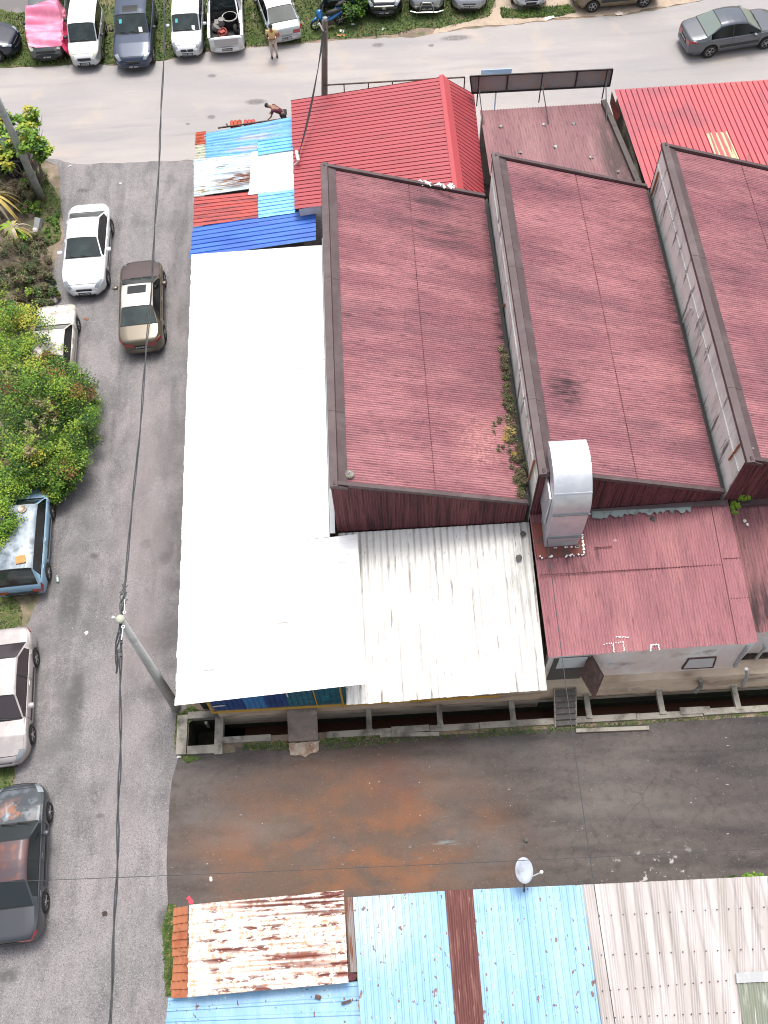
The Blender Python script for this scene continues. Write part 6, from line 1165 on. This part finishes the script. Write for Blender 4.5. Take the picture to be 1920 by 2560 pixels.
# ------------------------------------------------------------------ satellite dish
dc = PY(1310, 2176, 3.35); t = thing('satellite_dish', 'grey round satellite dish mounted at the edge of the pale blue roof', 'satellite dish', (dc[0], dc[1]-.15, 3.3))
ax = Vector((.30, -.15, .95)).normalized(); Mq = Matrix.Translation(Vector((dc[0], dc[1], dc[2])))@ax.to_track_quat('Z', 'Y').to_matrix().to_4x4()
mb = MB(); mb.lathe([(.0, -.035), (.09, -.03), (.17, -.012), (.245, .02), (.25, .012), (.17, -.022), (.0, -.045)], 32, Mq); mb.v = [tuple(Vector((dc[0], dc[1], dc[2]))+(Vector(p)-Vector((dc[0], dc[1], dc[2])))*1.0) for p in mb.v]
mb.v = [(x, dc[1]+(y-dc[1])*1.28, z) for x, y, z in mb.v]
build('reflector', mb, mat('grey dish', (.40, .44, .50), .5, layers=[((.30, .33, .37), 4, .52, .66, {}), ((.12, .11, .1), 7, .66, .72, {})]), t, smooth=True)
mb = MB(); mb.tube([(dc[0], dc[1]-.2, dc[2]-.05), (dc[0]+.02, dc[1]-.42, 3.35)], .02, 8); build('mast', mb, STEELR, t)
mb = MB(); a = (dc[0]+.2, dc[1]-.15, dc[2]); b = (dc[0]+.42, dc[1]-.08, dc[2]+.12); mb.bar(a, b, .025); build('feed_arm', mb, PIPE, t)
mb = MB(); mb.lathe([(.045, -.03), (.045, .05), (.0, .06)], 12, Matrix.Translation(b)); build('receiver', mb, INS, t, smooth=True)
# ------------------------------------------------------------------ small things on the roofs and ground
def cowl(label, p, s=.14):
    t = thing('roof_cowl', label, 'roof vent', p, group='round vents on the sawtooth roofs'); mb = MB(); mb.lathe([(.0, .10), (s*.6, .09), (s, .05), (s, .0), (s*.8, -.02)], 18, Matrix.Translation(p)); build('cap', mb, CONC, t, smooth=True)
    mb = MB(); mb.lathe([(.02, .14), (.035, .13), (.035, .08)], 8, Matrix.Translation(p)); build('knob', mb, PIPE, t)
cowl('round grey vent cap at the lower left corner of the first sawtooth roof', AT(874, 1187, 6.2))
cowl('small round grey vent cap at the lower left corner of the third sawtooth roof', AT(1879, 1126, 6.2), .12)
def clod(name, label, cat, p, s, M, seed, grp=None, flat=.6):
    r = random.Random(seed); mb = MB(); G = []
    for i in range(5):
        a = math.pi*i/4; G.append([(s*math.sin(a)*math.cos(b)*r.uniform(.75, 1.15), s*math.sin(a)*math.sin(b)*r.uniform(.75, 1.15), s*flat*math.cos(a)+s*flat*.6) for b in np.linspace(0, 2*math.pi, 7)[:-1]])
        G[-1].append(G[-1][0])
    mb.grid(G[::-1]); o = solo(name, mb, M, label, cat, grp); o.location = p; return o
STN = mat('dark stone', (.10, .095, .085), .9); WST = mat('pale stone', (.62, .6, .56), .85)
clod('broken_tile', 'dark broken tile piece on the stained white roof nearest the duct', 'broken tile', AT(1308, 1335, 3.35), .12, STN, 1, flat=.2)
clod('broken_tile', 'dark broken tile piece on the stained white roof below the first one', 'broken tile', AT(1297, 1394, 3.25), .12, STN, 2, flat=.2)
clod('stone', 'grey stone resting on the lower maroon roof right of the duct', 'stone', AT(1632, 1298, 3.75), .09, STN, 3)
clod('stone', 'dark stone on the ridge flashing edge of the middle sawtooth roof', 'stone', AT(1574, 1190, 4.9), .09, STN, 4)
clod('stone', 'pale pink stone on the lower maroon roof', 'stone', AT(1537, 1352, 3.6), .07, mat('pink stone', (.5, .3, .28), .8), 5)
clod('stone', 'black lump lying alone in the yard left of the dish', 'stone', P(1315, 2100, .02), .09, STN, 6)
clod('stone', 'pale stone on the side road beside the largest bush', 'stone', P(250, 1001, .01), .10, WST, 7)
for i, (u, v, lb) in enumerate(((1862, 1303, 'larger white rubble piece on the far right lower roof'), (1868, 1311, 'smaller white rubble piece on the far right lower roof'))): clod('rubble', lb, 'rubble', AT(u, v, 3.68), .07-.015*i, WST, 8+i, flat=.4)
t = thing('concrete_post', 'broken grey concrete post standing in the weeds near the scrub', 'post', P(95, 560, 0)); mb = MB(); mb.bar(P(97, 545, .35), P(93, 572, .05), .26, .2); build('post', mb, PCON, t)
clod('rock', 'pale chipped rock at the foot of the broken concrete post', 'rock', P(90, 578, .02), .16, WST, 11)
clod('rubble', 'white rubble heap just behind the derelict car bonnet', 'rubble', P(136, 752, .05), .22, WST, 12)
# litter on roads, verge and yard
LITG = 'small pale scraps of litter on the ground'
WL = mat('white litter', (.78, .78, .76), .7); OR = mat('orange litter', (.55, .22, .10), .8); DKL = mat('dark litter', (.05, .035, .03), .9)
def scrap(label, u, v, w_, h_, M, a=0., seed=1, grp=None, name=None, z=.025):
    name = name or next((k for k in ('board', 'sheet', 'wrapper', 'bag', 'cup', 'box', 'shard', 'ribbon', 'straw', 'pebble', 'leaf') if k in label), 'scrap')
    r = random.Random(seed+int(u)); p = P(u, v, z); pts = edge([(-w_/2, -h_/2), (w_/2, -h_/2), (w_/2, h_/2), (-w_/2, h_/2)], max(w_, h_)/3.5, min(w_, h_)*.26, True, seed+int(u)); mb = MB(); mb.prism(pts, -.005, .012); o = solo('litter_'+name if name != 'scrap' else 'paper_scrap', mb, M, label, name, grp); o.location = p; o.rotation_euler = (r.uniform(-.15, .15), r.uniform(-.15, .15), a); return o
scrap('long white board scrap on the sandy verge below the bumper of a silver car', 1371, 46, .55, .18, WL, .15)
scrap('pale square paper sheet on the sandy verge below the bronze hatchback', 1547, 33, .26, .3, mat('beige paper', (.62, .52, .45), .8), .5)
scrap('orange brown wrapper on the verge right of the dark pole top', 852, 88, .38, .14, OR, .2)
scrap('white crumpled bag on the verge above the orange wrapper', 855, 77, .2, .2, WL)
scrap('white cup on the verge below the black crossover', 958, 72, .14, .14, WL)
scrap('white food box on the grass between motorcycles and crossover', 883, 60, .18, .14, WL, .4)
scrap('pinkish white shard on the side road left of the concrete pole top', 216, 1582, .14, .10, mat('pinkish shard', (.7, .6, .56), .7), .4)
scrap('white scrap by the drain chamber corner at the roadside', 447, 1889, .10, .10, WL)
scrap('dark brown leaf scrap on the lower side road beside the cable', 262, 2285, .12, .14, DKL, .3)
scrap('white pebble scrap in the yard near the rusty shed', 527, 2197, .09, .12, WL)
scrap('red ribbon scrap at the upper left corner of the rusty white roof', 476, 2251, .12, .18, mat('red ribbon', (.6, .02, .05), .6), .5, z=3.66)
scrap('orange straw debris beside the front wheel of the derelict car', 215, 798, .22, .08, mat('reddish straw', (.24, .12, .06), .9), -.5)
scrap('white scrap at the junction edge above the white saloon', 174, 415, .16, .05, WL, .3)
scrap('white scrap on the side road north of the white saloon', 301, 458, .1, .07, WL)
r = random.Random(12); mb = MB()
for i in range(420):
    u, v = r.uniform(110, 1900), r.uniform(60, 2500)
    if not ((150 < u < 400 and (v < 500 or v > 900)) or (450 < u < 1880 and 1915 < v < 2180) or (700 < u < 1650 and 60 < v < 160)): continue
    p = P(u, v, .03); q = r.uniform(.012, .03); mb.box(p, (q, q*r.uniform(.6, 1.6), .01), rz=r.uniform(0, 3))
solo('grit', mb, mat('pale grit', (.36, .34, .32), .8), 'pale grit and tiny scraps strewn over the roads and yard', 'grit', kind='stuff')
#MARK
